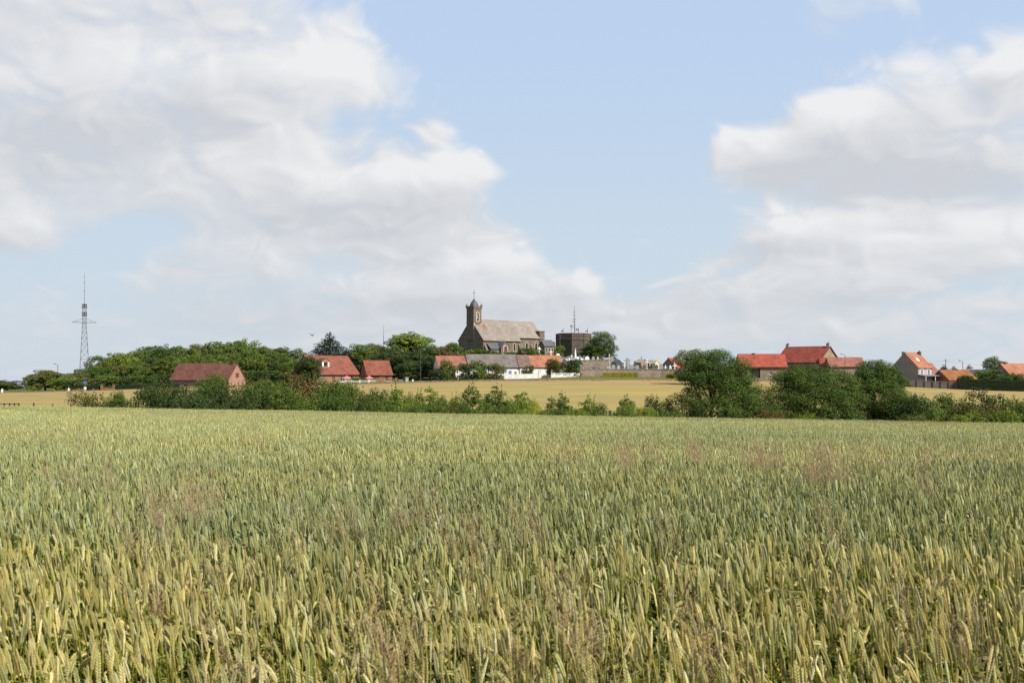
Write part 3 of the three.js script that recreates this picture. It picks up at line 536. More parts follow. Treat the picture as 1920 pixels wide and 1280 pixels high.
// ---------- buildings ----------
function panel(outline, holes, depth) {                      // a wall with real openings; uv in metres
  const s = new THREE.Shape(outline.map(([x, y]) => new THREE.Vector2(x, y)));
  for (const h of holes ?? []) s.holes.push(openingPath(h));
  return new THREE.ExtrudeGeometry(s, { depth, bevelEnabled: false, curveSegments: 5 });
}
function openingPath({ x, y, w, h, arch }, grow = 0) {
  const p = new THREE.Path(), l = x - w / 2 - grow, r = x + w / 2 + grow, b = y - grow, t = y + h + grow;
  p.moveTo(l, b); p.lineTo(r, b);
  if (arch) { p.lineTo(r, t - w * 0.6); p.quadraticCurveTo(r - 0.02, t - w * 0.15, x, t); p.quadraticCurveTo(l + 0.02, t - w * 0.15, l, t - w * 0.6); } else { p.lineTo(r, t); p.lineTo(l, t); }
  p.lineTo(l, b);
  return p;
}
const shapeOf = (path) => new THREE.Shape(path.getPoints(5));
function fitting(parent, o, place) {                          // what stands in an opening; place() turns a geometry from wall axes to the thing's own
  const ring = (grow, inset, z0, z1) => { const s = shapeOf(openingPath(o, grow)); s.holes.push(openingPath(o, inset)); const g = new THREE.ExtrudeGeometry(s, { depth: z1 - z0, bevelEnabled: false }); g.translate(0, 0, z0); return place(g); };
  const fill = (inset, z0, d) => { const g = new THREE.ExtrudeGeometry(shapeOf(openingPath(o, inset)), { depth: d, bevelEnabled: false }); g.translate(0, 0, z0); return place(g); };
  let part;
  if (o.type === 'door') { part = put('door', fill(-0.003, -0.16, 0.06), o.mat ?? M.wood, parent); }
  else if (o.type === 'gap') { part = put('doorway', fill(-0.003, -0.28, 0.03), M.woodDark, parent); }
  else {
    part = put('window', ring(-0.003, -0.09, -0.16, -0.08), o.frame ?? M.whitePaint, parent);
    put('pane', fill(-0.085, -0.14, 0.015), M.glass, part);
    if (!o.arch) put('glazing_bar', place(box(0.06, o.h - 0.2, 0.05, o.x, o.y + 0.1, -0.11)), o.frame ?? M.whitePaint, part);
    put('sill', place(box(o.w + 0.24, 0.09, 0.16, o.x, o.y - 0.09, 0.02)), o.sill ?? M.concrete, part);
  }
  if (o.surround) put('surround', ring(o.surround, 0, 0.003, 0.06), o.surroundMat ?? M.ashlar, part);
  if (o.shutters) for (const s of [-1, 1]) put('shutter', place(box(o.w * 0.5, o.h, 0.05, o.x + s * (o.w * 0.76), o.y, 0.03)), o.shutters, part);
  return part;
}
const onFront = (W) => (g) => { g.translate(0, 0, W / 2); return g; };
const onBack = (W) => (g) => { g.rotateY(Math.PI); g.translate(0, 0, -W / 2); return g; };
const onRight = (L) => (g) => { g.rotateY(Math.PI / 2); g.translate(L / 2, 0, 0); return g; };
const onLeft = (L) => (g) => { g.rotateY(-Math.PI / 2); g.translate(-L / 2, 0, 0); return g; };
function gabled(t, o) {                                       // walls and roof of a gabled block in the axes of t: ridge along x, front at +z
  const { L, W, E, Rr, wall, roof } = o, T = 0.3, F = -(o.sink ?? 1.2), over = o.over ?? 0.3, gw = o.gable ?? wall;
  const w1 = put('wall', onFront(W)(panel([[-L / 2 + T, F], [L / 2 - T, F], [L / 2 - T, E], [-L / 2 + T, E]], o.front, T).translate(0, 0, -T)), wall, t);
  put('wall', onBack(W)(panel([[-L / 2 + T, F], [L / 2 - T, F], [L / 2 - T, E], [-L / 2 + T, E]], [], T).translate(0, 0, -T)), wall, t);
  const pent = [[-W / 2, F], [W / 2, F], [W / 2, E], [0, Rr], [-W / 2, E]];
  put('gable_wall', onRight(L)(panel(pent, o.right, T).translate(0, 0, -T)), o.gableRight ?? gw, t);
  put('gable_wall', onLeft(L)(panel(pent, o.left, T).translate(0, 0, -T)), o.gableLeft ?? gw, t);
  for (const [list, place] of [[o.front, onFront(W)], [o.right, onRight(L)], [o.left, onLeft(L)]]) for (const h of list ?? []) fitting(t, h, place);
  const rise = Rr - E, half = W / 2, a = Math.atan2(rise, half), len = Math.hypot(rise, half) + over, th = 0.18;
  const slab = (s) => { const g = box(L + 2 * (o.verge ?? 0.22), th, len, 0, 0.02, 0); g.translate(0, 0, len / 2); g.rotateX(a); if (s < 0) g.rotateY(Math.PI); g.translate(0, Rr, 0); return g; };
  const r = put('roof', slab(1), roof, t);
  put('roof', slab(-1), roof, t);
  put('ridge_cap', bar(V(-L / 2 - 0.2, Rr + 0.17, 0), V(L / 2 + 0.2, Rr + 0.17, 0), 0.13, 6), o.ridgeMat ?? roof, r);
  if (o.gutter !== false) put('gutter', bar(V(-L / 2, E - over * Math.sin(a) + 0.02, half + over * Math.cos(a)), V(L / 2, E - over * Math.sin(a) + 0.02, half + over * Math.cos(a)), 0.07, 5), M.steelDark, r);
  for (const c of o.chimneys ?? []) {
    const x = (c.t - 0.5) * L, h = c.h ?? 1.1, cw = c.w ?? 0.7, z = c.z ?? 0, y0 = Rr - 0.6 - Math.abs(z) * rise / half;
    const ch = put('chimney', merged([box(cw, h + 0.6 + (Rr - 0.6 - y0), cw * 0.9, x, y0, z), box(cw + 0.16, 0.14, cw * 0.9 + 0.16, x, Rr + h, z)]), c.mat ?? M.brick, r);
    if (c.pot !== false) put('chimney_pot', new THREE.CylinderGeometry(0.13, 0.16, 0.42, 8).translate(x, Rr + h + 0.35, z), c.potMat ?? M.brickDark, ch);
  }
  return w1;
}
// a house placed by the bearings of its two front corners: a (nearer reference) and b, depth at a, and how far it is turned
function houseAt(o) {
  const uA = (o.a - 960) / FOCAL, uB = (o.b - 960) / FOCAL, c = Math.cos(o.turn), s = Math.sin(o.turn), L = (uB - uA) * o.D / (c - uB * s);
  const cx = uA * o.D + c * L / 2 - s * o.W / 2, cz = -o.D - s * L / 2 - c * o.W / 2, base = AY(o.base, o.D), dm = -cz;
  const t = thing(o.name, o.label, o.cat ?? 'house', [cx, base, cz], o.turn, o.group);
  const E = AY(o.eave, o.D + s * L / 2) - base, Rr = AY(o.ridge, dm) - base;
  gabled(t, { ...o, L, E, Rr, front: o.front?.(L, E), right: o.right?.(o.W, E), left: o.left?.(o.W, E) });
  return { t, L, E, Rr, W: o.W, base };
}
const win = (x, y, w = 1, h = 1.2, more = {}) => ({ x, y, w, h, ...more });
const door = (x, w = 0.95, h = 2.1, mat = M.wood) => ({ x, y: 0.02, w, h, type: 'door', mat });

// left: brick house with a brown roof
houseAt({ name: 'brick_house', label: 'long brick house with brown tiled roof and pink sunlit gable, at left behind the hedge', D: 338, a: 319, b: 428, turn: -0.32, W: 9, base: 728, eave: 711, ridge: 682, wall: M.brickPink, roof: M.roofBrown, over: 0.5,
  front: (L) => [win(-L * 0.3, 0.8), win(-L * 0.05, 0.8), door(L * 0.15), win(L * 0.33, 0.8)], right: () => [win(0.1, 3.1, 0.95, 1.35, { shutters: M.shutter, frame: M.shutter })], chimneys: [{ t: 0.93, h: 0.7, w: 0.75, z: 0.3, mat: M.brickDark, pot: false }] });
// dormer house
{
  const { t, L, E, Rr, W } = houseAt({ name: 'dormer_house', label: 'tan brick house with red roof and a dormer window, behind a dark bush', D: 342, a: 592, b: 673, turn: 0.78, W: 12, base: 720, eave: 701, ridge: 668, wall: M.brickTan, roof: M.roofRed, over: 0.5,
    front: (L) => [win(-L * 0.36, 0.7), door(-L * 0.1, 1, 2.1), win(L * 0.12, 0.6, 1.6, 1.5), win(L * 0.36, 0.7, 1.3, 1.3)], chimneys: [{ t: 0.02, h: 0.35, w: 1.0 }] });
  const s = Math.atan2(Rr - E, W / 2), zc = W * 0.27, y0 = Rr - zc * Math.tan(s), x0 = -L * 0.2;
  const d = put('dormer', panel([[-1.3, -1.0], [1.3, -1.0], [1.3, 1.15], [0, 2.05], [-1.3, 1.15]], [win(0, -0.3, 1.5, 1.2)], 2.6).translate(x0, y0 + 0.1, zc - 1.6), M.brickTan, t);
  for (const k of [-1, 1]) { const g = box(1.9, 0.1, 3.1, 0, 0, 0); g.rotateZ(-k * 0.6); g.translate(x0 + k * 0.76, y0 + 1.72, zc - 0.45); put('dormer_roof', g, M.roofBrown, d); }
  put('window', box(1.44, 1.14, 0.08, x0, y0 - 0.17, zc + 0.7), M.shutter, d);
  put('pane', box(1.0, 0.9, 0.05, x0, y0 - 0.05, zc + 0.76), M.glass, d);
  for (const k of [-1, 1]) put('shutter', box(0.55, 1.3, 0.05, x0 + k * 1.02, y0 - 0.25, zc + 1.04), M.whitePaint, d);
}
houseAt({ name: 'garage', label: 'small brick garage with red roof between the dormer house and dark trees', cat: 'garage', D: 345, a: 688, b: 735, turn: 0.42, W: 7, base: 719, eave: 702, ridge: 677, wall: M.brick, roof: M.roofRed, over: 0.45, front: (L) => [{ x: -L * 0.18, y: 0.02, w: 2.4, h: 2.1, type: 'door', mat: M.wood }, door(L * 0.28)] });
// the row of low cottages below the church
const row = { turn: 0.34, W: 6.6, base: 709, over: 0.35, cat: 'cottage', group: 'row of low white cottages below the church', wall: M.whiteWall, gable: M.render };
houseAt({ ...row, name: 'cottage', label: 'low white cottage with faded orange roof, at the tree end of the row', D: 343, a: 823, b: 878.5, base: 711, eave: 690, ridge: 668.5, roof: M.roofPink, front: (L) => [win(-L * 0.3, 0.9, 0.9, 1), door(0), win(L * 0.3, 0.9, 0.9, 1)] });
houseAt({ ...row, name: 'cottage', label: 'long white cottage with grey-brown roof and a blue door', D: 346, a: 879.5, b: 974, eave: 688, ridge: 665.5, roof: M.roofGrey, chimneys: [{ t: 0.02, h: 0.15, w: 0.6, pot: false }], front: (L) => [win(-L * 0.4, 0.9, 0.9, 1), win(-L * 0.18, 0.9, 0.9, 1), door(L * 0.04), win(L * 0.17, 0.9, 0.9, 1), { ...door(L * 0.31, 1.0, 2.15, M.doorBlue) }, win(L * 0.42, 0.95, 0.8, 1)] });
houseAt({ ...row, name: 'cottage', label: 'narrow cottage with taupe roof between grey and orange roofs', D: 351, a: 974.6, b: 996, eave: 687.6, ridge: 666.5, roof: M.roofTaupe, front: (L) => [win(0.2, 0.9, 0.9, 1)] });
houseAt({ ...row, name: 'cottage', label: 'cottage with bright orange roof at the cemetery end of the row', D: 352.3, a: 996.6, b: 1056, eave: 688, ridge: 667.5, roof: M.roofOrange, front: (L) => [win(-L * 0.25, 0.9, 0.9, 1), door(L * 0.08), win(L * 0.32, 0.9, 0.9, 1)] });
// small house beyond the cemetery
houseAt({ name: 'small_house', label: 'small house with dark gable and red roof beyond the cemetery wall', D: 392, a: 1271, b: 1293, turn: 0.6, W: 9, base: 703, eave: 691, ridge: 672.5, wall: M.render, gable: M.cement, roof: M.roofScarlet, left: (W) => [win(-1.6, 0.9, 0.8, 1.4), win(1.4, 0.9, 0.8, 1.4)], chimneys: [{ t: 0.04, h: 0.25, w: 0.6, mat: M.cement, pot: false }] });
// the farm
houseAt({ name: 'farmhouse', label: 'big farmhouse with dark red roof, two end chimneys and tan gable', D: 362, a: 1455, b: 1536, turn: -0.76, W: 13, base: 706, eave: 679, ridge: 651, wall: M.tanStone, roof: M.roofCrimson, over: 0.4, verge: 0.35, front: (L) => [win(-L * 0.3, 0.9), win(0, 0.9), win(L * 0.3, 0.9)],
  right: () => [win(-2, 1, 1, 1.3), win(2, 1, 1, 1.3)], chimneys: [{ t: 0.03, h: 1.0, w: 0.95, mat: M.limestone }, { t: 0.97, h: 1.0, w: 0.95, mat: M.limestone }] });
houseAt({ name: 'farm_barn', label: 'long barn with bright scarlet roof left of the big farmhouse', cat: 'barn', D: 346, a: 1388, b: 1476, turn: -0.06, W: 9, base: 709, eave: 687, ridge: 665, wall: M.tanStone, roof: M.roofScarlet, over: 0.5, chimneys: [{ t: 0.33, h: 0.35, w: 0.7, mat: M.brickDark, pot: false }], front: (L) => [{ x: -L * 0.18, y: 0.02, w: 3, h: 2.8, type: 'gap' }, win(L * 0.16, 1, 1, 1), win(-L * 0.4, 1.1, 0.8, 0.8)] });
houseAt({ name: 'farm_barn', label: 'stone barn with pinkish red roof between farmhouse and lamp post', cat: 'barn', D: 345, a: 1557, b: 1622, turn: 0.0, W: 6.4, base: 710, eave: 687, ridge: 671.5, wall: M.tanStone, roof: M.roofPink, over: 0.35, front: (L) => [win(-L * 0.15, 1.2, 0.8, 0.8), win(L * 0.2, 1.2, 0.8, 0.8)] });
houseAt({ name: 'farm_shed', label: 'little lean shed with deep red roof against the farmhouse gable', cat: 'shed', D: 349, a: 1540, b: 1555, turn: -0.1, W: 6.4, base: 709, eave: 687.5, ridge: 672, wall: M.cement, gable: M.cement, roof: M.roofCrimson, over: 0.35 });
// house with grey gable, right
{
  const { t, L, E, W } = houseAt({ name: 'grey_gable_house', label: 'tall house with orange roof, grey gable and two white-framed windows', D: 330, a: 1722, b: 1749, turn: 0.55, W: 9.4, base: 714, eave: 690, ridge: 662.5, wall: M.renderGrey, gable: M.cement, roof: M.roofOrange, over: 0.2, verge: 0.05,
    front: (L) => [win(-L * 0.24, 1.75, 0.85, 1.5, { surround: 0.16, surroundMat: M.whitePaint }), win(L * 0.24, 1.75, 0.85, 1.5, { surround: 0.16, surroundMat: M.whitePaint })], chimneys: [{ t: 0.06, h: 0.3, w: 0.9, z: -0.5, mat: M.cement, pot: false }, { t: 0.93, h: 0.35, w: 0.8, z: 0.5, mat: M.brickDark }] });
  const s = Math.atan2(AY(662.5, 336) - AY(690, 330), W / 2);
  const g = box(0.75, 0.08, 1.15, 0, 0, 0); g.rotateX(s); g.translate(-L * 0.05, E + (W / 2 - 2.4) * 0 + 2.4 * Math.tan(s) + 0.24, W / 2 - 2.4); put('skylight', g, M.whitePaint, t);
  const lt = box(L * 1.5, 0.1, 2.6, 0, 0, 0); lt.rotateX(0.16); lt.translate(L * 0.22, 1.55, W / 2 + 1.35); const roof = put('porch_roof', lt, M.steel, t);
  for (const k of [-0.45, 0.2, 0.9]) put('porch_post', box(0.12, 2.4, 0.12, L * k, -1.05, W / 2 + 2.45), M.whitePaint, roof);
}
houseAt({ name: 'extension_house', label: 'low wing with faded pink roof behind the grey gable house', D: 334, a: 1751, b: 1769, turn: 0.5, W: 8.5, base: 714, eave: 708, ridge: 682, wall: M.renderGrey, gable: M.brick, roof: M.roofPink, over: 0.2, chimneys: [{ t: 0.06, h: 0.5, w: 0.6, mat: M.brick }] });
houseAt({ name: 'amber_shed', label: 'low shed with amber brown roof behind the dark garden fence', cat: 'shed', D: 328, a: 1781, b: 1834, turn: 0.3, W: 8.5, base: 719, eave: 713, ridge: 695, wall: M.brick, gable: M.brick, roof: M.roofAmber, over: 0.2, chimneys: [{ t: 0.62, h: 0.3, w: 0.35, mat: M.brickDark, pot: false }] });
houseAt({ name: 'dark_roof_barn', label: 'long low barn with dark slate roof and pale edge, right of the amber shed', cat: 'barn', D: 345, a: 1822, b: 1878, turn: 0.18, W: 9, base: 719, eave: 703, ridge: 693.5, wall: M.brickDark, gable: M.brickDark, roof: M.slateDark, over: 0.3, ridgeMat: M.steel });
houseAt({ name: 'edge_house', label: 'house with pale orange roof at the right edge of the picture', D: 330, a: 1899, b: 1960, turn: 0.4, W: 8.5, base: 717, eave: 707, ridge: 683, wall: M.render, gable: M.cement, roof: M.roofOrange, over: 0.3, front: (L) => [win(-L * 0.25, 0.2, 1, 1), win(L * 0.25, 0.2, 1, 1)], chimneys: [{ t: 0.12, h: 0.4, w: 0.7, mat: M.brickDark, pot: false }] });

// ---------- the church ----------
{
  const D = 424, turn = 0.76, c = Math.cos(turn), s = Math.sin(turn), W = 13.6, base = AY(665, D);
  const uA = (906 - 960) / FOCAL, uB = (976 - 960) / FOCAL, L = (uB - uA) * D / (c - uB * s);
  const cx = uA * D + c * L / 2 - s * W / 2, cz = -D - s * L / 2 - c * W / 2;
  const t = thing('church', 'old stone church with square bell tower and long pale roof on the hill', 'church', [cx, base, cz], turn);
  const E = AY(638, D + 6) - base, Rr = AY(601, D + 12) - base, goth = (x, y, w, h) => ({ x, y, w, h, arch: true, surround: 0.24, frame: M.stoneBrown, sill: M.ashlar });
  gabled(t, { L, W, E, Rr, wall: M.stone, roof: M.roofChurch, over: 0.5, verge: 0.15, sink: 2, gutter: true, ridgeMat: M.roofChancel, front: [goth(-L * 0.06, 1.9, 1.0, 2.6), goth(L * 0.33, 1.6, 1.0, 2.8)] });
  // tower on the west gable
  const tw = 3.9, TH = AY(574, D + 6) - base, tx = -L / 2 + tw / 2 - 0.35;
  const bell = { x: 0, y: TH - 5.4, w: 1.0, h: 3.0, arch: true };
  const tower = put('tower', merged([-1, 1].map((k) => { const g = panel([[-tw / 2, E], [tw / 2, E], [tw / 2, TH - 0.9], [-tw / 2, TH - 0.9]], [bell], 0.5).translate(0, 0, tw / 2 - 0.5); if (k < 0) g.rotateY(Math.PI); return g; }).concat([-1, 1].map((k) => { const g = panel([[-tw / 2 + 0.5, E], [tw / 2 - 0.5, E], [tw / 2 - 0.5, TH - 0.9], [-tw / 2 + 0.5, TH - 0.9]], k > 0 ? [bell] : [], 0.5).translate(0, 0, tw / 2 - 0.5); g.rotateY(k * Math.PI / 2); return g; }))).translate(tx, 0, 0), M.stone, t);
  put('cornice', box(tw + 0.3, 0.35, tw + 0.3, tx, TH - 0.9, 0), M.stone, tower);
  put('string_course', box(tw + 0.16, 0.25, tw + 0.16, tx, TH - 6.1, 0), M.stone, tower);
  for (const k of [-1, 1]) { put('parapet', box(tw + 0.1, 0.55, 0.3, tx, TH - 0.55, k * (tw / 2 - 0.1)), M.stone, tower); put('parapet', box(0.3, 0.55, tw - 0.5, tx + k * (tw / 2 - 0.1), TH - 0.55, 0), M.stone, tower); for (const q of [-1, 1]) put('pinnacle', merged([box(0.55, 0.9, 0.55, tx + k * (tw / 2 - 0.05), TH - 0.54, q * (tw / 2 - 0.05)), new THREE.ConeGeometry(0.33, 0.7, 6).translate(tx + k * (tw / 2 - 0.05), TH + 0.7, q * (tw / 2 - 0.05))]), M.stone, tower); }
  const sur = shapeOf(openingPath(bell, 0.36)); sur.holes.push(openingPath(bell, 0.0));
  put('bell_opening', new THREE.ExtrudeGeometry(sur, { depth: 0.1, bevelEnabled: false }).translate(tx, 0, tw / 2 + 0.003), M.ashlar, tower);
  put('bell', new THREE.LatheGeometry([[0.02, 1.1], [0.2, 1.05], [0.28, 0.7], [0.36, 0.25], [0.5, 0.0]].map(([x, y]) => new THREE.Vector2(x, y)), 14).translate(tx, TH - 4.6, 0), M.steelDark, tower);
  for (const k of [-1, 1]) put('quoin', box(0.5, TH - 6.2 - E, 0.06, tx + k * (tw / 2 - 0.27), E, tw / 2 + 0.033), M.ashlar, tower);
  const sp = (y) => y;
  const spire = put('spire', new THREE.LatheGeometry([[1.7, 0], [1.66, 0.6], [1.45, 1.3], [1.05, 2.1], [0.5, 2.8], [0.16, 3.3], [0.05, 3.8]].map(([x, y]) => new THREE.Vector2(x, sp(y))), 8).translate(tx, TH - 0.6, 0), M.lead, t);
  const ct = TH + 2.8, cross = put('cross', merged([bar(V(tx, ct - 0.3, 0), V(tx, ct + 3.1, 0), 0.07, 6), bar(V(tx - 0.65, ct + 2.1, 0.65 * 0), V(tx + 0.65, ct + 2.1, 0), 0.06, 5), bar(V(tx, ct + 2.1, -0.65), V(tx, ct + 2.1, 0.65), 0.06, 5)]), M.steelDark, spire);
  put('finial', new THREE.SphereGeometry(0.16, 10, 8).translate(tx, ct - 0.1, 0), M.steelDark, cross);
  // patch of pantiles beside the tower and the chancel beyond the nave
  const a = Math.atan2(Rr - E, W / 2), pg = box(1.6, 0.05, 2.6, 0, 0, 0); pg.translate(0, 0.21, 3.4); pg.rotateX(a); pg.translate(-L / 2 + 4.4, Rr, 0); put('pantile_patch', pg, M.roofPink, t);
  const u2 = (1021 - 960) / FOCAL, D2 = D + s * L, L2 = (u2 - uB) * D2 / (c - u2 * s) + 0.4, E2 = Rr - (Rr - E) * 0.82, W2 = W * 0.82, R2 = Rr - 0.12;
  const sub = { L: L2, W: W2, E: E2, Rr: R2, wall: M.stone, roof: M.roofChancel, over: 0.45, verge: 0.1, sink: 2, front: [goth(-L2 * 0.16, 1.9, 1.1, 3.0), goth(L2 * 0.22, 1.7, 1.2, 3.3)] };
  const ch = new THREE.Group(); ch.name = 'chancel'; ch.position.set(L / 2 + L2 / 2 - 0.01, 0, 0); t.add(ch); gabled(ch, sub);
  // higher end block, buttress roofs, porch, sacristy
  put('stair_turret', merged([box(2.6, AY(622, D2 + 14) - base + 2, 2.4, L / 2 + L2 - 0.6, -2, W2 / 2 - 1.0)]), M.stone, t);
  const tr = box(3.0, 0.15, 2.8, L / 2 + L2 - 0.6, AY(622, D2 + 14) - base, W2 / 2 - 1.0); put('turret_roof', tr, M.roofChancel, t);
  const wedge = (x, w, h, dp, z0) => panel([[0, -2], [dp, -2], [dp, 0.9], [0, h]], [], w).rotateY(-Math.PI / 2).translate(x + w / 2, 0, z0);
  for (const [x, h, z0] of [[L / 2 - 0.7, 4.4, W / 2], [L / 2 + L2 * 0.02 + 1.4, 4.2, W2 / 2], [L / 2 + L2 * 0.53, 4.2, W2 / 2], [-L / 2 + 0.8, 4.0, W / 2]]) put('buttress', wedge(x, 0.95, h, 1.9, z0), M.stone, t);
  const por = new THREE.Group(); por.name = 'porch'; por.position.set(-L * 0.13 + 1.2, 0, W / 2 + 1.55); por.rotation.y = -Math.PI / 2; t.add(por);
  gabled(por, { L: 3.0, W: 4.2, E: 2.6, Rr: 4.8, wall: M.stone, roof: M.slate, over: 0.15, verge: 0.1, sink: 2, gutter: false, left: [], right: [] });
  // the doorway faces outwards
  put('church_door', (() => { const g = new THREE.ExtrudeGeometry(shapeOf(openingPath({ x: 0, y: 0, w: 1.7, h: 3.4, arch: true })), { depth: 0.06, bevelEnabled: false }); return g.translate(-L * 0.13 + 1.2, 0, W / 2 + 3.06); })(), M.doorRed, t);
  put('door_surround', (() => { const q = { x: 0, y: 0, w: 1.7, h: 3.4, arch: true }, sh = shapeOf(openingPath(q, 0.34)); sh.holes.push(openingPath(q, 0.0)); return new THREE.ExtrudeGeometry(sh, { depth: 0.16, bevelEnabled: false }).translate(-L * 0.13 + 1.2, 0, W / 2 + 3.058); })(), M.ashlar, t);
  const ln = box(5.0, 0.14, 3.3, 0, 0, 0); ln.rotateX(0.72); ln.translate(-L * 0.13 - 2.9, 3.1, W / 2 + 1.2); put('lean_to_roof', ln, M.slate, t); put('lean_to_wall', box(4.8, 4.0, 2.2, -L * 0.13 - 2.9, -2, W / 2 + 1.1), M.stone, t);
}
{ // sacristy: a small slate-roofed building at the church's east end
  houseAt({ name: 'sacristy', label: 'small stone sacristy with grey slate roof at the church east end', cat: 'chapel', D: 428, a: 1021, b: 1038.5, turn: 0.42, W: 4.6, base: 665, eave: 648.5, ridge: 638.5, wall: M.stone, roof: M.slate, over: 0.25, front: (L) => [win(-L * 0.28, 0.9, 0.6, 1.7, { arch: true, surround: 0.15, sill: M.ashlar }), win(L * 0.05, 0.9, 0.6, 1.7, { arch: true, surround: 0.15, sill: M.ashlar }), win(L * 0.36, 0.9, 0.5, 1.7, { arch: true, surround: 0.13, sill: M.ashlar })] });
}
{ // eight-sided stone tower
  const D = 452, cx = AX(1075.5, D), base = AY(668, D), H = AY(625.5, D) - base, r = 6.15, off = 0.23;
  const t = thing('octagonal_tower', 'squat dark octagonal stone tower with antennas beside the church', 'tower', [cx, base, -D], 0);
  for (let k = 0; k < 8; k++) {
    const a = off + k * Math.PI / 4, side = 2 * r * Math.tan(Math.PI / 8);
    const g = box(side - 0.02, H + 2, 0.6, 0, -2, r - 0.3); g.rotateY(a); const w = put('wall', g, M.stoneBrown, t);
    const b = box(side + 0.14, 0.42, 0.2, 0, H * 0.74, r + 0.1); b.rotateY(a); put('string_course', b, M.stone, w);
    const q = box(0.55, H + 2.02, 0.36, side / 2, -2.01, r - 0.02); q.rotateY(a); put('corner_pier', q, M.stoneBrown, w);
  }
  put('roof', new THREE.CylinderGeometry(r * 1.03, r * 1.03, 0.3, 8).rotateY(off + Math.PI / 8).translate(0, H - 0.05, 0), M.cement, t);
  const pole = (label, x, z, h, extra) => { const m = thing('roof_antenna', label, 'antenna', [cx + x, base + H + 0.1, -D + z], 0); put('pole', bar(V(0, 0, 0), V(0, h, 0), 0.08, 5), M.steelDark, m); extra?.(m, h); return m; };
  const lamp = (m, h) => put('floodlight', merged([box(0.9, 0.4, 0.5, -0.4, h * 0.28, 0.2)]), M.steelDark, m);
  pole('short pole with floodlight on the left corner of the octagonal tower', -r * 0.68, r * 0.7, 1.9, lamp);
  pole('short pole with floodlight on the right corner of the octagonal tower', r * 0.86, r * 0.35, 2.0, lamp);
  pole('thin pole with a round dish beside the tall roof mast', -r * 0.18, r * 0.6, 2.9, (m, h) => put('dish', new THREE.SphereGeometry(0.36, 10, 6).scale(1, 1, 0.4).translate(0, h - 0.2, 0.1), M.steelDark, m));
  pole('thin panel antenna just right of the tall roof mast', r * 0.28, r * 0.4, 1.7, (m, h) => put('antenna_panel', box(0.3, 1.3, 0.16, 0, 0.5, 0.05), M.steelDark, m));
  const m = thing('roof_mast', 'tall thin antenna mast standing on the octagonal tower', 'mast', [cx + AX(1077.5, D) - AX(1075.5, D), base + H + 0.1, -D], 0), mh = AY(574, D) - base - H;
  put('mast_tube', merged([bar(V(0, 0, 0), V(0, mh * 0.55, 0), 0.17, 6, 0.13), bar(V(0, mh * 0.55, 0), V(0, mh, 0), 0.09, 6, 0.05)]), M.steelDark, m);
  for (const [y, l] of [[0.22, 0.8], [0.3, 0.6], [0.42, 0.7], [0.52, 0.5], [0.66, 0.45], [0.78, 0.35]]) put('aerial', merged([bar(V(-l, mh * y, 0), V(l * 0.7, mh * y, 0), 0.05, 4), bar(V(-l, mh * y - 0.4, 0), V(-l, mh * y + 0.4, 0), 0.06, 4)]), M.steelDark, m);
  put('dish', new THREE.CylinderGeometry(0.45, 0.45, 0.25, 12).rotateX(Math.PI / 2).translate(0.75, mh * 0.14, 0.3), M.steel, m);
}

// ---------- lattice pylon, masts, lamps, poles, wires, bird ----------
{
  const D = 415, x = AX(157.5, D), y0 = land(x, D), H = AY(570, D) - y0, t = thing('lattice_mast', 'tall steel lattice mast with cross arms above the trees at left', 'mast', [x, y0, -D], 0.35), half = (y) => lerp(1.9, 0.62, clamp(y / (H * 0.78))) , k4 = [[-1, -1], [1, -1], [1, 1], [-1, 1]];
  const P = (k, y) => V(k4[k % 4][0] * half(y), y, k4[k % 4][1] * half(y));
  for (let k = 0; k < 4; k++) put('leg', merged([bar(P(k, -0.5), P(k, H * 0.78), 0.13, 4, 0.1), bar(P(k, H * 0.78), P(k, H), 0.1, 4)]), M.steel, t);
  let y = 0; while (y < H - 0.6) { const st = half(y) * 1.9 + 0.2, y2 = Math.min(H, y + st), l = []; for (let k = 0; k < 4; k++) l.push(bar(P(k, y), P(k + 1, y2), 0.055, 4), bar(P(k + 1, y), P(k, y2), 0.055, 4), bar(P(k, y2), P(k + 1, y2), 0.05, 4)); put('bracing', merged(l), M.steel, t); y = y2; }
  const ya = AY(604.5, D) - y0; put('cross_arm', merged([-1, 1].flatMap((s) => [bar(V(0, ya, 0.6), V(s * 4.1, ya + 0.05, 0), 0.09, 4), bar(V(0, ya, -0.6), V(s * 4.1, ya + 0.05, 0), 0.09, 4), bar(V(s * 0.6, ya + 1.3, 0), V(s * 4.1, ya + 0.1, 0), 0.07, 4), bar(V(s * 2.2, ya, 0), V(s * 2.2, ya + 0.7, 0), 0.05, 4)])), M.steel, t);
  for (const [r0, r1] of [[592, 586], [577, 571]]) { const a = AY(r0, D) - y0, b = AY(r1, D) - y0; put('antenna_cage', merged([box(1.7, 0.12, 1.7, 0, a, 0), box(1.7, 0.12, 1.7, 0, b, 0), ...k4.map(([p, q]) => bar(V(p * 0.8, a, q * 0.8), V(p * 0.8, b, q * 0.8), 0.07, 4)), box(0.7, (b - a) * 0.8, 0.7, 0, a + 0.2, 0)]), M.steelDark, t); }
  put('whip_aerial', bar(V(0, H, 0), V(0, AY(511, D) - y0, 0), 0.11, 5, 0.05), M.steel, t);
  put('aerial_ring', merged([530, 545, 518].map((r) => bar(V(-0.35, AY(r, D) - y0, 0), V(0.35, AY(r, D) - y0, 0), 0.06, 4))), M.steel, t);
}
{
  const D = 610, x = AX(719, D), y0 = land(x, D), t = thing('distant_mast', 'thin guyed mast rising behind the trees left of the church', 'mast', [x, y0, -D]), top = AY(609, D) - y0;
  put('mast_tube', bar(V(0, -0.5, 0), V(0, top * 0.75, 0), 0.2, 5, 0.14), M.steelDark, t); put('whip_aerial', bar(V(0, top * 0.75, 0), V(0, top, 0), 0.1, 5, 0.05), M.steelDark, t);
}
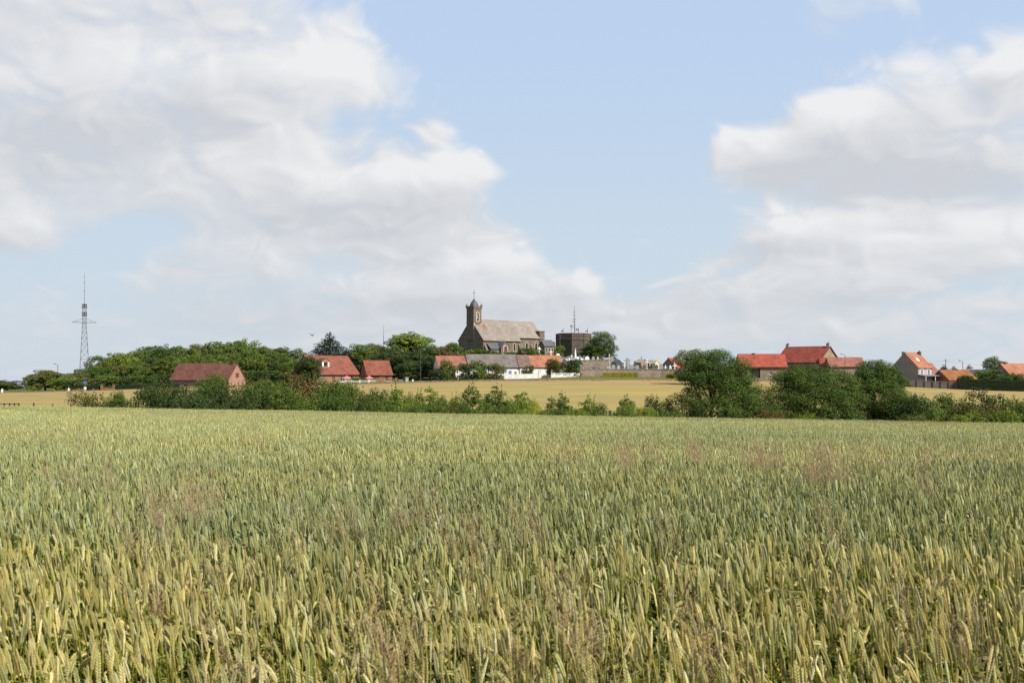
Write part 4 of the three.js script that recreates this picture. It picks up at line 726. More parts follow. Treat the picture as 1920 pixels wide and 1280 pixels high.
function lampPost(px, top, D, label, arm = -1, base) {
  const x = AX(px, D), y0 = base ?? land(x, D), h = AY(top, D) - y0, t = thing('street_lamp', label, 'street lamp', [x, y0, -D]);
  put('post', bar(V(0, -0.5, 0), V(0, h, 0), 0.11, 6, 0.08), M.steelDark, t);
  put('arm', bar(V(0, h - 0.05, 0), V(arm * 0.75, h + 0.35, 0), 0.05, 5), M.steelDark, t);
  put('lamp_head', new THREE.SphereGeometry(0.3, 10, 6).scale(1.4, 0.5, 0.7).translate(arm * 0.95, h + 0.38, 0), M.steel, t);
  return t;
}
lampPost(107.5, 684, 372, 'street lamp above the round bush at far left');
lampPost(788.5, 658, 341, 'slim lamp post against the dark trees left of the cottages', 1);
lampPost(1585, 666, 339, 'lamp post in front of the farm barn with pinkish roof');
lampPost(1806, 678, 352, 'lamp post above the conifers behind the amber shed');
{ const x = AX(1774, 356), y0 = land(x, 356), t = thing('utility_pole', 'bare wooden utility pole among the conifers right of the grey gable house', 'pole', [x, y0, -356]), h = AY(673, 356) - y0; put('pole', bar(V(0, -0.5, 0), V(0, h, 0), 0.13, 6, 0.09), M.wood, t); put('cross_bar', box(1.4, 0.1, 0.1, 0, h - 0.5, 0), M.wood, t); }
const wire = (a, b, sag, label) => { const pts = span(0, 1, 12).map((t) => a.clone().lerp(b, t).add(V(0, -sag * 4 * t * (1 - t), 0))); tag(put('overhead_wire', new THREE.TubeGeometry(new THREE.CatmullRomCurve3(pts), 24, 0.012, 4), M.wire), label, 'wire'); };
{ const p = (px, py, D) => V(AX(px, D), AY(py, D), -D); wire(p(1585, 667, 339), p(1774, 676, 356), 0.9, 'thin wire from the farm lamp post to the wooden pole'); wire(p(1774, 675, 356), p(1806, 680, 352), 0.2, 'thin wire between wooden pole and lamp post above the conifers'); wire(p(1806, 680, 352), p(1960, 690, 345), 0.6, 'thin wire running right from the lamp above the conifers'); }
{ const D = 95, t = thing('bird', 'small dark bird flying over the trees left of the conifer', 'bird', [AX(585, D), AY(628.5, D), -D], 0.5);
  const g = new THREE.SphereGeometry(0.075, 10, 8).scale(0.8, 0.75, 1.7); put('body', g, M.bird, t);
  for (const k of [-1, 1]) { const s = new THREE.Shape([[0, -0.06], [0.16, -0.04], [0.3, 0.06], [0.15, 0.06], [0, 0.07]].map(([a, b]) => new THREE.Vector2(k * a, b))); const w = new THREE.ExtrudeGeometry(s, { depth: 0.012, bevelEnabled: false }); w.rotateX(-Math.PI / 2); w.rotateZ(k * 0.55); put('wing', w, M.bird, t); }
  put('tail', box(0.07, 0.015, 0.14, 0, -0.01, 0.17), M.bird, t); }

// ---------- walls, fences, gates ----------
function wallRun(name, label, cat, pts, h, th, mat, cap, group) {   // along [bearing, base row, depth] points, height in metres
  const P = pts.map(([px, py, D]) => V(AX(px, D), AY(py, D), -D)), o = P[0], t = thing(name, label, cat, [o.x, o.y, o.z], 0, group);
  for (let i = 0; i < P.length - 1; i++) {
    const a = P[i].clone().sub(o), b = P[i + 1].clone().sub(o), s = new THREE.Vector2(b.x - a.x, b.z - a.z), L = s.length(), turn = -Math.atan2(b.z - a.z, b.x - a.x), rise = b.y - a.y;
    const place = (g) => { g.rotateY(turn); g.translate(a.x, 0, a.z); return g; };
    put('wall', place(panel([[0, a.y - 1], [L, a.y + rise - 1], [L, a.y + rise + h], [0, a.y + h]], [], th)), mat, t);
    if (cap) put('coping', place(panel([[-0.02, a.y + h + 0.003], [L + 0.02, a.y + rise + h + 0.003], [L + 0.02, a.y + rise + h + 0.16], [-0.02, a.y + h + 0.16]], [], th + 0.2).translate(0, 0, -0.1)), cap, t);
  }
  return t;
}
const cemWall = wallRun('cemetery_wall', 'long rubble stone wall in front of the cemetery', 'wall', [[1088, 706.5, 344], [1160, 706.5, 343], [1240, 707, 341], [1274, 707.5, 339.5], [1330, 709, 338]], 2.25, 0.6, M.stoneRubble, M.limestone);
wallRun('retaining_wall', 'upper stone retaining wall holding back the terraced graves', 'wall', [[1089, 689, 362], [1146, 688, 361]], 2.2, 0.6, M.stoneRubble, M.limestone);
wallRun('garden_wall', 'low white garden wall before the cottage with the blue door', 'wall', [[938, 708, 340], [980, 707.6, 340.5], [1010, 707, 341]], 1.05, 0.3, M.whiteWall);
wallRun('garden_wall', 'low white garden wall below the round tree and bright orange roof', 'wall', [[1037, 706.5, 341.5], [1087, 706.5, 342.5]], 1.2, 0.3, M.whiteWall);
const post = (px, base, D, w, h, mat, name, label, cat, cap, group) => { const t = thing(name, label, cat, [AX(px, D), AY(base, D), -D], 0.1, group); put('shaft', box(w, h + 0.6, w, 0, -0.6, 0), mat, t); put('cap', cap === 'cone' ? new THREE.ConeGeometry(w * 0.8, 0.35, 4).rotateY(Math.PI / 4).translate(0, h + 0.18, 0) : box(w + 0.14, 0.14, w + 0.14, 0, h + 0.003, 0), mat, t); return t; };
post(1012.5, 706.8, 341, 0.7, 1.95, M.whiteWall, 'gate_post', 'white gate post at the end of the blue-door cottage wall', 'post');
post(1035, 706.6, 341.3, 0.6, 1.9, M.whiteWall, 'gate_post', 'white gate post under the round tree', 'post');
{ const t = thing('garden_gate', 'open dark timber gate leaning out beside the white gate post', 'gate', [AX(1018, 340), AY(708.5, 340), -340], 0.5); for (const y of [0.15, 0.5, 0.85]) put('rail', box(2.4, 0.1, 0.05, 1.2, y, 0), M.woodDark, t); for (let k = 0; k < 6; k++) put('slat', box(0.12, 1.0, 0.04, 0.1 + k * 0.44, 0, 0.05), M.woodDark, t); }
// brick garden wall with white railings
{
  const D = 336, y = (px) => AY(lerp(722.5, 719.3, (px - 628) / 140), D), seg = [[628, 641], [642, 658], [658.8, 674.5], [675.2, 691.5], [692.2, 706]];
  const t = thing('brick_garden_wall', 'low orange brick wall with white railings before the red-roofed houses', 'wall', [AX(628, D), y(628), -D], 0), X0 = AX(628, D), Y0 = y(628);
  for (const [a, b] of seg) {
    const x0 = AX(a, D) - X0, x1 = AX(b, D) - X0, yy = y((a + b) / 2) - Y0, m = (x0 + x1) / 2, w = x1 - x0;
    put('wall', box(w, 1.35, 0.3, m, yy - 0.8, 0), M.brickTan, t);
    const p = put('railing_post', box(0.26, 0.95, 0.26, x1, yy + 0.55, 0), M.whitePaint, t);
    for (const h of [0.82, 1.12]) put('rail', box(w, 0.13, 0.07, m, yy + h, 0), M.whitePaint, p);
  }
  const w2 = thing('brick_garden_wall', 'short brick wall with white rail right of the drooping gate', 'wall', [AX(746, D), y(746), -D]); put('wall', box(2.6, 1.35, 0.3, 1.3, -0.8, 0), M.brickTan, w2); put('rail', box(2.6, 0.12, 0.07, 1.3, 0.95, 0), M.whitePaint, w2);
  for (const [px, l] of [[708.5, 'brick gate pillar at the end of the white railings'], [717.5, 'brick gate pillar left of the drooping gate'], [743, 'brick gate pillar right of the drooping gate']]) post(px, 720.3, D, 0.55, 1.75, M.brickTan, 'gate_pillar', l, 'pillar');
  post(763, 719.5, D, 0.85, 1.75, M.concrete, 'concrete_pillar', 'pale concrete meter pillar right of the brick gate', 'pillar');
  post(774, 718.5, D, 0.45, 1.0, M.whitePaint, 'letter_box_post', 'white letter box post right of the concrete pillar', 'post');
  const g = thing('garden_gate', 'low metal gate with drooping top rail between brick pillars', 'gate', [AX(730, D), y(730), -D]), gw = AX(741, D) - AX(719.5, D), cur = (u) => 0.75 + 0.5 * (2 * u) ** 2 * 0.9;
  put('top_rail', new THREE.TubeGeometry(new THREE.CatmullRomCurve3(span(-0.5, 0.5, 10).map((u) => V(u * gw, cur(u), 0))), 20, 0.05, 5), M.whitePaint, g); put('bottom_rail', box(gw, 0.08, 0.05, 0, 0.1, 0), M.steel, g);
  for (let k = 0; k < 15; k++) { const u = -0.48 + k * 0.96 / 14; put('bar', box(0.04, cur(u) - 0.12, 0.03, u * gw, 0.13, 0), M.steel, g); }
  for (const [px, dd, l, w] of [[650, 341, 'wide pink parasol beside the dormer house', 1.7], [692, 342, 'bright pink parasol in front of the garage', 1.35]]) {
    const p = thing('parasol', l, 'parasol', [AX(px, dd), AY(719, dd), -dd]); put('pole', bar(V(0, -0.3, 0), V(0, 2.3, 0), 0.05, 6), M.whitePaint, p);
    put('canopy', new THREE.ConeGeometry(w, 0.75, 8, 1, true).translate(0, 1.9, 0), M.pinkCloth, p); put('finial', new THREE.SphereGeometry(0.07, 8, 6).translate(0, 2.32, 0), M.whitePaint, p);
  }
}
// timber fence right
{
  const D0 = 321, P = (px) => V(AX(px, D0 - (px - 1695) * 0.02), AY(lerp(725.5, 729.5, (px - 1695) / 110), D0), -(D0 - (px - 1695) * 0.02)), o = P(1690), t = thing('timber_fence', 'grey timber panel fence along the ripe field below the grey gable house', 'fence', [o.x, o.y, o.z]);
  for (let k = 0; k < 8; k++) {
    const a = P(1690 + k * 15).sub(o), b = P(1690 + (k + 1) * 15).sub(o), L = b.x - a.x, h = 2.0, pan = put('panel', box(L - 0.12, 0.1, 0.1, (a.x + b.x) / 2, (a.y + b.y) / 2 + h - 0.1, a.z), M.woodGrey, t);
    put('fence_post', box(0.13, h + 0.7, 0.13, a.x, a.y - 0.6, a.z), M.woodGrey, t);
    for (let i = 0; i < 10; i++) put('board', box((L - 0.14) / 10 - 0.012, h - 0.02 * hash(i, k), 0.03, a.x + 0.1 + (i + 0.5) * (L - 0.14) / 10, (a.y + b.y) / 2 - 0.15, a.z + 0.06 + 0.02 * (i % 2)), M.woodGrey, pan);
  }
}
// lower left: pasture fence posts and rails, marker posts
{
  const D = 108, t = thing('pasture_fence', 'dark railed pasture fence at the lower left field corner', 'fence', [AX(-6, D), land(AX(-6, D), D), -D]), top = AY(755.5, D) - land(AX(-6, D), D), X0 = AX(-6, D);
  for (const px of [-6, 7, 17, 26, 34.5]) put('fence_post', box(0.1, top + 0.5, 0.1, AX(px, D) - X0, -0.5, 0), M.woodDark, t);
  for (const k of [0.1, 0.32]) put('rail', box(AX(34.5, D) - X0, 0.07, 0.04, (AX(34.5, D) - X0) / 2, top - k, 0.07), M.woodDark, t);
}
for (const [px, row, l] of [[62.5, 755, 'wooden post right of the dark railed pasture fence'], [98, 757, 'wooden post midway between railed fence and first bush'], [133, 758, 'wooden post just left of the olive bush']]) { const D = 106, x = AX(px, D), y = land(x, D), t = thing('fence_post', l, 'post', [x, y, -D], px); put('shaft', box(0.11, AY(row, D) - y + 0.4, 0.11, 0, -0.4, 0), M.wood, t); put('wire_staple', box(0.03, 0.03, 0.14, 0, AY(row, D) - y - 0.12, 0), M.steel, t); }
for (const [px, row, D, l] of [[3, 730, 318, 'white marker post at the left edge beside the ripe field'], [128, 728.5, 322, 'white marker post below the round bushes at left']]) { const x = AX(px, D), y = land(x, D), t = thing('marker_post', l, 'post', [x, y, -D]); put('shaft', box(0.42, AY(row, D) - y + 0.6, 0.3, 0, -0.6, 0), M.whitePaint, t); put('cap', new THREE.ConeGeometry(0.3, 0.25, 4).rotateY(0.785).translate(0, AY(row, D) - y + 0.12, 0), M.whitePaint, t); }
for (const [px, a, b, l] of [[1144, 771, 790, 'green post in the gap right of the bushy saplings'], [1080, 771, 789, 'green post between two leafy saplings in the middle'], [1208, 773, 790, 'green post left of the twin round bushes']]) { const D = 104, x = AX(px, D), y = land(x, D), t = thing('fence_post', l, 'post', [x, y, -D], 0.3); put('shaft', box(0.13, AY(a, D) - y + 0.4, 0.13, 0, -0.4, 0), M.postGreen, t); put('cap', box(0.17, 0.05, 0.17, 0, AY(a, D) - y + 0.003, 0), M.postGreen, t); }
{ const D = 330, x = AX(159, D), y = land(x, D), t = thing('road_sign', 'small blue road sign on a pole beside the clipped hedge', 'sign', [x, y, -D]); put('pole', bar(V(0, -0.4, 0), V(0, 2.4, 0), 0.05, 6), M.steel, t); put('face', box(0.9, 0.75, 0.05, 0, 1.95, 0.07), M.signBlue, t); put('cabinet', box(0.55, 1.3, 0.4, 0, -0.2, 0.1), M.whitePaint, t); }
post(190, 731.5, 326, 0.5, 1.5, M.brick, 'gate_pillar', 'brick gate pillar right of the short clipped hedge', 'pillar'); post(212.5, 731, 326, 0.5, 1.5, M.brick, 'gate_pillar', 'brick gate pillar left of the long clipped hedge', 'pillar');
wallRun('brick_drive_wall', 'low red brick wall between the two brick gate pillars at left', 'wall', [[192, 731.5, 327.5], [211, 731.2, 327.5]], 0.7, 0.25, M.brick);

// ---------- clipped hedges ----------
function hedge(pts, h, depth, leaf, label, size = 0.2, top) {
  const P = pts.map(([px, py, D]) => V(AX(px, D), AY(py, D), -D)), o = P[0], R = RNG(Math.round(pts[0][0]) + 7), p = [], n = [], c = [], t = thing('hedge', label, 'hedge', [o.x, o.y, o.z]), core = [];
  for (let i = 0; i < P.length - 1; i++) {
    const a = P[i].clone().sub(o), b = P[i + 1].clone().sub(o), dir = b.clone().sub(a), L = dir.length(), along_ = dir.clone().normalize(), side = V(-along_.z, 0, along_.x), count = Math.round((L * h * 2 + L * depth) * 1.9 / (size * size * 0.35));
    const g = box(L, h * 0.86, depth * 0.7, L / 2, 0, 0); g.rotateY(-Math.atan2(dir.z, dir.x)); g.translate(a.x, (a.y + b.y) / 2, a.z); core.push(g);
    for (let k = 0; k < count; k++) {
      const u = R() * L, q = R(), up = q < 0.35, v = up ? (R() - 0.5) * depth : (q < 0.72 ? 0.5 : -0.5) * depth * (0.9 + 0.22 * R()), y = up ? h * (0.94 + 0.12 * R() + 0.05 * noise2(u * 0.7, i)) : R() * h;
      const pos = a.clone().addScaledVector(along_, u).addScaledVector(side, v); pos.y = lerp(a.y, b.y, u / L) + y;
      const nn = V((up ? 0 : side.x * Math.sign(v)) + 1.2 * (R() - 0.5), (up ? 1 : 0.3) + 1.0 * (R() - 0.5), (up ? 0 : side.z * Math.sign(v)) + 1.2 * (R() - 0.5)).normalize(), e1 = V(R() - 0.5, R() - 0.5, R() - 0.5).cross(nn).normalize(), e2 = V().crossVectors(nn, e1), s = size * (0.7 + 0.6 * R());
      const q1 = pos.clone().addScaledVector(e1, -s / 2), q2 = pos.clone().addScaledVector(e2, s * 0.32), q3 = pos.clone().addScaledVector(e1, s / 2), q4 = pos.clone().addScaledVector(e2, -s * 0.32), b0 = 0.75 + 0.5 * R(), hue = 0.25 * (R() - 0.5);
      for (const w of [q1, q3, q2, q1, q4, q3]) { p.push(w.x, w.y, w.z); n.push(nn.x, nn.y, nn.z); c.push(b0 * (1 + hue), b0, b0 * (1 - hue)); }
    }
  }
  const g = new THREE.BufferGeometry(); g.setAttribute('position', new THREE.Float32BufferAttribute(p, 3)); g.setAttribute('normal', new THREE.Float32BufferAttribute(n, 3)); g.setAttribute('color', new THREE.Float32BufferAttribute(c, 3));
  put('branches', merged(core), M.woodDark, t); put('foliage', g, LEAF[leaf], t);
  return t;
}
hedge([[163, 731.5, 327], [188, 731.3, 327]], 1.35, 1.1, 'yew', 'short dark clipped hedge beside the blue road sign');
hedge([[215, 731.3, 327], [270, 730.6, 328], [336, 729.8, 329]], 1.4, 1.2, 'yew', 'long dark clipped hedge in front of the wood at left');
hedge([[1130, 708.2, 341], [1163, 708.2, 340.7], [1196, 708.4, 340]], 1.45, 1.2, 'lime', 'bright yellow-green hedge below the middle of the cemetery wall', 0.22);
hedge([[1249, 708.2, 338.5], [1292, 709, 337.5]], 1.4, 1.2, 'lime', 'bright yellow-green hedge below the cemetery wall beside the grey-green tree', 0.22);
hedge([[1797, 731.5, 318], [1850, 734, 317], [1935, 738, 315]], 3.1, 2, 'yew', 'tall dark garden hedge along the ripe field at right', 0.24);

// ---------- the cemetery ----------
{
  const R = RNG(61), grp = 'graves on the cemetery slope';
  const at = (px, top, D) => { const x = AX(px, D), y = land(x, D) - 0.1; return [x, y, AY(top, D) - y]; };
  const cross = (px, top, D, mat, label, w = 0.34) => { const [x, y, h] = at(px, top, D), t = thing('cross_monument', label, 'grave', [x, y, -D], 0.3 + 0.3 * (R() - 0.5), grp); put('plinth', merged([box(w * 3.2, h * 0.16, w * 3, 0, -0.3, 0), box(w * 2.2, h * 0.16, w * 2.1, 0, h * 0.16 - 0.3, 0)]), mat, t); put('shaft', box(w, h * 0.85, w * 0.8, 0, h * 0.15, 0), mat, t); put('cross_arm', box(Math.max(w * 3.4, h * 0.36), w, w * 0.7, 0, h * 0.74, 0), mat, t); return t; };
  const slab = (px, top, D, w, mat, label, round) => { const [x, y, h] = at(px, top, D), t = thing('gravestone', label, 'grave', [x, y, -D], 0.35 + 0.5 * (R() - 0.5), grp), hh = Math.max(0.5, h), o = round ? [[-w / 2, -0.3], [w / 2, -0.3], [w / 2, hh * 0.75], [w * 0.35, hh * 0.92], [0, hh], [-w * 0.35, hh * 0.92], [-w / 2, hh * 0.75]] : [[-w / 2, -0.3], [w / 2, -0.3], [w / 2, hh * 0.88], [0, hh], [-w / 2, hh * 0.88]]; put('headstone', panel(o, [], 0.22).translate(0, 0, -0.11), mat, t); put('grave_slab', box(w * 1.1, 0.4, 1.9, 0, -0.05, 1.15), mat, t); return t; };
  const chapel = (px, top, D, w, mat, label, o = {}) => { const [x, y, h] = at(px, top, D), t = thing('tomb_chapel', label, 'tomb', [x, y, -D], 0.5, grp), e = h * 0.72, d = w * 1.2; put('wall', panel([[-w / 2, -0.4], [w / 2, -0.4], [w / 2, e], [0, h], [-w / 2, e]], [], d).translate(0, 0, -d / 2), mat, t); for (const k of [-1, 1]) { const l = Math.hypot(w / 2, h - e) + 0.1, g = box(l, 0.1, d + 0.2, l / 2, 0.003, 0); g.rotateZ(-Math.atan2(h - e, w / 2)); if (k < 0) g.rotateY(Math.PI); g.translate(0, h, 0); put('roof', g, o.roof ?? mat, t); } put('door', box(w * 0.34, h * 0.5, 0.06, 0, 0, d / 2 + 0.033), M.granite, t); if (o.cross) put('cross', merged([bar(V(0, h, 0), V(0, h + 0.9, 0), 0.07, 5), bar(V(-0.3, h + 0.6, 0), V(0.3, h + 0.6, 0), 0.06, 5)]), M.steelDark, t); if (o.pins) for (const k of [-1, 0, 1]) put('pinnacle', new THREE.ConeGeometry(0.2, 0.9, 5).translate(k * w * 0.46, (k ? e : h) + 0.4, d / 2 - 0.2), mat, t); return t; };
  cross(1142.5, 663.5, 356, M.limestone, 'tall pale stone calvary cross above the cemetery wall', 0.36);
  { const [x, y, h] = at(1079, 653, 400), t = thing('obelisk', 'white pointed obelisk below the octagonal tower', 'grave', [x, y, -400], 0.4, grp); put('plinth', box(1.2, 1, 1.2, 0, -0.4, 0), M.marble, t); put('shaft', new THREE.CylinderGeometry(0.1, 0.45, h - 0.6, 4).translate(0, 0.6 + (h - 0.6) / 2, 0), M.marble, t); }
  chapel(1203, 673.5, 366, 2.6, M.tanStone, 'stone tomb chapel with pale pitched roof in the cemetery', { roof: M.limestone, cross: true });
  chapel(1219, 676, 366, 2.0, M.limestone, 'gothic tomb chapel with pinnacles in the cemetery', { pins: true });
  chapel(1229.5, 675.5, 364, 1.5, M.ochreStone, 'sunlit cream tomb beside the gothic tomb chapel');
  chapel(1156, 674, 366, 2.0, M.granite, 'dark granite vault right of the calvary cross');
  cross(1176.5, 671, 362, M.graniteGrey, 'grey spired cross monument at the middle of the cemetery wall', 0.5);
  cross(1213.5, 672.5, 363, M.marble, 'slender white cross between the two tomb chapels', 0.16);
  slab(1168, 680, 358, 1.1, M.granite, 'dark pointed headstone left of the grey spired monument');
  cross(1171, 679, 352, M.marble, 'small white cross just left of the grey spired monument', 0.16);
  slab(1184, 683, 358, 1.4, M.graniteGrey, 'low grey headstone right of the grey spired monument');
  slab(1189.5, 681, 360, 0.9, M.granite, 'narrow dark headstone left of the tomb chapels');
  slab(1195, 684, 358, 1.2, M.graniteGrey, 'low grey headstone touching the pitched tomb chapel');
  cross(1237.5, 683, 356, M.graniteGrey, 'small grey cross right of the cream tomb', 0.18);
  cross(1248, 684, 352, M.marble, 'white cross in front of the small house dark gable', 0.2); cross(1265.5, 680, 352, M.marble, 'tall thin white cross in front of the small house roof edge', 0.22); slab(1257, 684.5, 353, 0.7, M.marble, 'narrow pale headstone between two crosses before the small house', true);
  slab(1150, 683, 354, 1.3, M.graniteGrey, 'grey headstone beside the foot of the calvary cross', true); slab(1160, 684, 352, 1.0, M.limestone, 'pale headstone below the dark granite vault', true);
  cross(1072, 664.5, 386, M.marble, 'white cross above the orange cottage roof corner', 0.2); cross(1033, 656, 402, M.marble, 'white cross beside the sacristy wall', 0.26); cross(1011, 650, 418, M.marble, 'large white calvary before the church chancel', 0.4);
  slab(1091, 671, 368, 1.0, M.marble, 'white headstone at the left end of the retaining wall top'); slab(1101, 667.5, 370, 1.5, M.marble, 'broad white headstone on the retaining wall top', true); slab(1112.5, 668, 372, 1.2, M.graniteGrey, 'grey round headstone under the big cemetery tree', true); slab(1121, 668, 372, 0.8, M.limestone, 'tall pale headstone under the big cemetery tree'); slab(1128, 669, 370, 1.5, M.granite, 'dark headstone at the right end of the retaining wall top');
  const word = (m) => (m === M.granite ? 'dark granite' : m === M.graniteGrey ? 'grey' : m === M.marble ? 'white' : 'pale stone');
  const mats = [M.granite, M.graniteGrey, M.marble, M.limestone, M.granite, M.graniteGrey];
  for (let i = 0; i < 24; i++) { const px = 1044 + 52 * ((i * 0.618 + 0.1) % 1), D = 372 + 30 * R(), x = AX(px, D), h = 1.0 + 1.1 * R(), top = HORIZON - (land(x, D) + h - EYE) / D * FOCAL; if (i % 3 === 0) cross(px, top - 2, D, mats[i % 6], `small ${word(mats[i % 6])} cross among the crowded graves above the orange cottage roof`, 0.18); else slab(px, top, D, 0.7 + 0.5 * R(), mats[i % 6], `small ${word(mats[i % 6])} headstone among the crowded graves above the orange cottage roof`, i % 2); }
  for (let i = 0; i < 18; i++) { const px = 1092 + 54 * ((i * 0.618 + 0.3) % 1), D = 349 + 9 * R(), x = AX(px, D), h = 0.8 + 0.8 * R(), top = HORIZON - (land(x, D) + h - EYE) / D * FOCAL; if (i % 4 === 0) cross(px, top - 1.5, D, mats[(i + 2) % 6], `small ${word(mats[(i + 2) % 6])} cross between the cemetery wall and the retaining wall`, 0.16); else slab(px, top, D, 0.8 + 0.6 * R(), mats[(i + 1) % 6], `small ${word(mats[(i + 1) % 6])} headstone between the cemetery wall and the retaining wall`, i % 2); }
  for (let i = 0; i < 22; i++) { const px = 1148 + 96 * ((i * 0.618 + 0.45) % 1), D = 356 + 26 * R(), x = AX(px, D), h = 1.3 + 1.3 * R(), top = HORIZON - (land(x, D) + h - EYE) / D * FOCAL; if (i % 3 === 1) cross(px, top - 2, D, mats[(i + 3) % 6], `small ${word(mats[(i + 3) % 6])} cross on the skyline between calvary and small house`, 0.17); else slab(px, top, D, 0.7 + 0.7 * R(), mats[i % 6], `small ${word(mats[i % 6])} headstone on the skyline between calvary and small house`, i % 2); }
}

// ---------- trees ----------
const nth = ['first', 'second', 'third', 'fourth', 'fifth', 'sixth', 'seventh', 'eighth', 'ninth', 'tenth', 'eleventh', 'twelfth', 'thirteenth', 'fourteenth', 'fifteenth', 'sixteenth', 'seventeenth', 'eighteenth', 'nineteenth', 'twentieth'];
// the wood behind the brick house: back row makes the skyline, front row its edge
[[148, 698, 60, 'olive'], [176, 686, 56, 'mid'], [200, 668, 62, 'mid'], [232, 662, 64, 'fresh'], [262, 658, 60, 'mid'], [290, 650, 66, 'mid'], [318, 649, 62, 'deep'], [348, 650, 60, 'mid'], [378, 646, 62, 'olive'], [408, 642, 66, 'mid'], [440, 641, 60, 'deep'], [466, 638, 66, 'fresh'], [498, 650, 52, 'mid'], [524, 652, 54, 'deep']].forEach(([px, top, w, leaf], i) => tree({ px, top, w, D: 400 + 14 * (i % 3), kind: i % 4 === 1 ? 'tall' : 'round', leaf, label: `${nth[i]} tree from the left along the skyline of the wood behind the brick house`, group: 'trees of the wood at left' }));
[[130, 704, 40, 'fresh'], [160, 702, 46, 'olive'], [192, 690, 50, 'deep'], [222, 684, 54, 'olive'], [256, 678, 56, 'mid'], [288, 672, 56, 'dark'], [320, 668, 54, 'mid'], [356, 668, 56, 'fresh'], [392, 664, 58, 'mid'], [428, 662, 54, 'mid'], [470, 658, 60, 'mid'], [508, 664, 50, 'dark'], [536, 668, 44, 'mid']].forEach(([px, top, w, leaf], i) => tree({ px, top, w, D: 366 + 8 * (i % 2), kind: 'round', leaf, label: `${nth[i]} tree from the left in the front row of the wood behind the brick house`, group: 'trees of the wood at left' }));
tree({ px: 12, top: 714, w: 62, D: 560, kind: 'round', leaf: 'deep', label: 'distant low tree at the left edge of the picture' }); tree({ px: -20, top: 712, w: 60, D: 560, kind: 'round', leaf: 'mid', label: 'distant low tree mostly beyond the left edge' });
tree({ px: 84, top: 694, w: 66, D: 372, kind: 'round', leaf: 'olive', deep: 0.9, label: 'round olive tree standing apart below the street lamp at left' }); tree({ px: 60, top: 708, w: 26, D: 368, kind: 'farbush', leaf: 'fresh', cat: 'bush', name: 'bush', label: 'small pale bush left of the round olive tree' }); tree({ px: 118, top: 708, w: 46, D: 362, kind: 'farbush', leaf: 'fresh', cat: 'bush', name: 'bush', label: 'light green bush between round olive tree and wood' }); tree({ px: 152, top: 716, w: 36, D: 340, kind: 'farbush', leaf: 'olive', cat: 'bush', name: 'bush', label: 'low brownish bush left of the blue road sign' });
tree({ px: 556, top: 654, w: 40, D: 395, kind: 'tall', leaf: 'sage', label: 'pale thin-leaved tree left of the dark conifer' });
tree({ px: 617, top: 622, w: 74, D: 372, kind: 'conifer', leaf: 'conifer', v: 0, label: 'tall dark conifer behind the dormer house' }); tree({ px: 652, top: 652, w: 46, D: 376, kind: 'conifer', leaf: 'conifer', v: 1, label: 'lower dark conifer right of the tall conifer' });
[[672, 646, 54, 'mid', 378, 'round'], [700, 645, 50, 'olive', 384, 'round'], [728, 650, 44, 'dark', 380, 'round'], [712, 662, 60, 'dark', 368, 'round'], [768, 624, 76, 'fresh', 392, 'tall'], [750, 660, 62, 'dark', 366, 'round'], [790, 650, 60, 'dark', 362, 'round'], [822, 652, 56, 'russet', 366, 'round'], [846, 643, 44, 'mid', 398, 'round'], [806, 668, 48, 'dark', 352, 'round'], [768, 676, 50, 'dark', 352, 'round'], [846, 660, 40, 'olive', 372, 'round']].forEach(([px, top, w, leaf, D, kind], i) => tree({ px, top, w, D, kind, leaf, label: i === 4 ? 'tall light green tree rising above the dark trees left of the church' : `${nth[i]} tree in the dark clump between garage and white cottages`, group: 'trees between garage and cottages' }));
tree({ px: 578, top: 668, w: 46, D: 333, kind: 'round', leaf: 'dark', base: 722, label: 'dark rounded tree in front of the dormer house gable' });
for (const [px, top, w, D, leaf, l] of [[668, 707, 18, 340, 'fresh', 'small shrub behind the white railings'], [680, 709, 16, 340, 'mid', 'small shrub left of the bright pink parasol'], [820, 690, 30, 339, 'dark', 'dark bush at the tree end of the cottage row'], [838, 675, 32, 340, 'mid', 'tall bush in front of the faded orange cottage roof'], [873, 681, 28, 340, 'dark', 'dark bush between first and second cottage'], [899, 675, 34, 340, 'mid', 'round bush left in front of the grey cottage roof'], [927, 681, 38, 340, 'olive', 'olive bush beside the white cottage wall'], [992, 685, 22, 345, 'olive', 'climbing bush on the taupe-roofed cottage'], [1073, 674, 34, 344, 'dark', 'dark bush at the cemetery end of the cottage row'], [884, 655, 34, 417, 'fresh', 'light bush at the foot of the church west gable'], [897, 654, 26, 416, 'mid', 'bush at the corner of the church nave'], [918, 656, 30, 414, 'deep', 'bush before the church lean-to'], [958, 660, 30, 412, 'mid', 'low bush right of the church door'], [995, 651, 42, 411, 'deep', 'bushy shrub before the church chancel'], [975, 660, 24, 412, 'dark', 'dark low bush in front of the church buttress'], [1044, 648, 26, 436, 'fresh', 'light green bush between sacristy and octagonal tower'], [1034, 640, 12, 440, 'mid', 'small tree top right of the sacristy roof'], [1092, 660, 40, 438, 'dark', 'dark bush at the foot of the octagonal tower'], [1055, 664, 30, 420, 'dark', 'dark shrub among the upper graves'], [1258, 702, 12, 337, 'yew', 'dark little bush at the end of the yellow-green hedge']]) tree({ px, top, w, D, kind: 'farbush', leaf, name: 'bush', cat: 'bush', label: l });
tree({ px: 1039, top: 673, w: 32, D: 343, kind: 'round', leaf: 'olive', label: 'round olive tree in front of the bright orange cottage roof' });
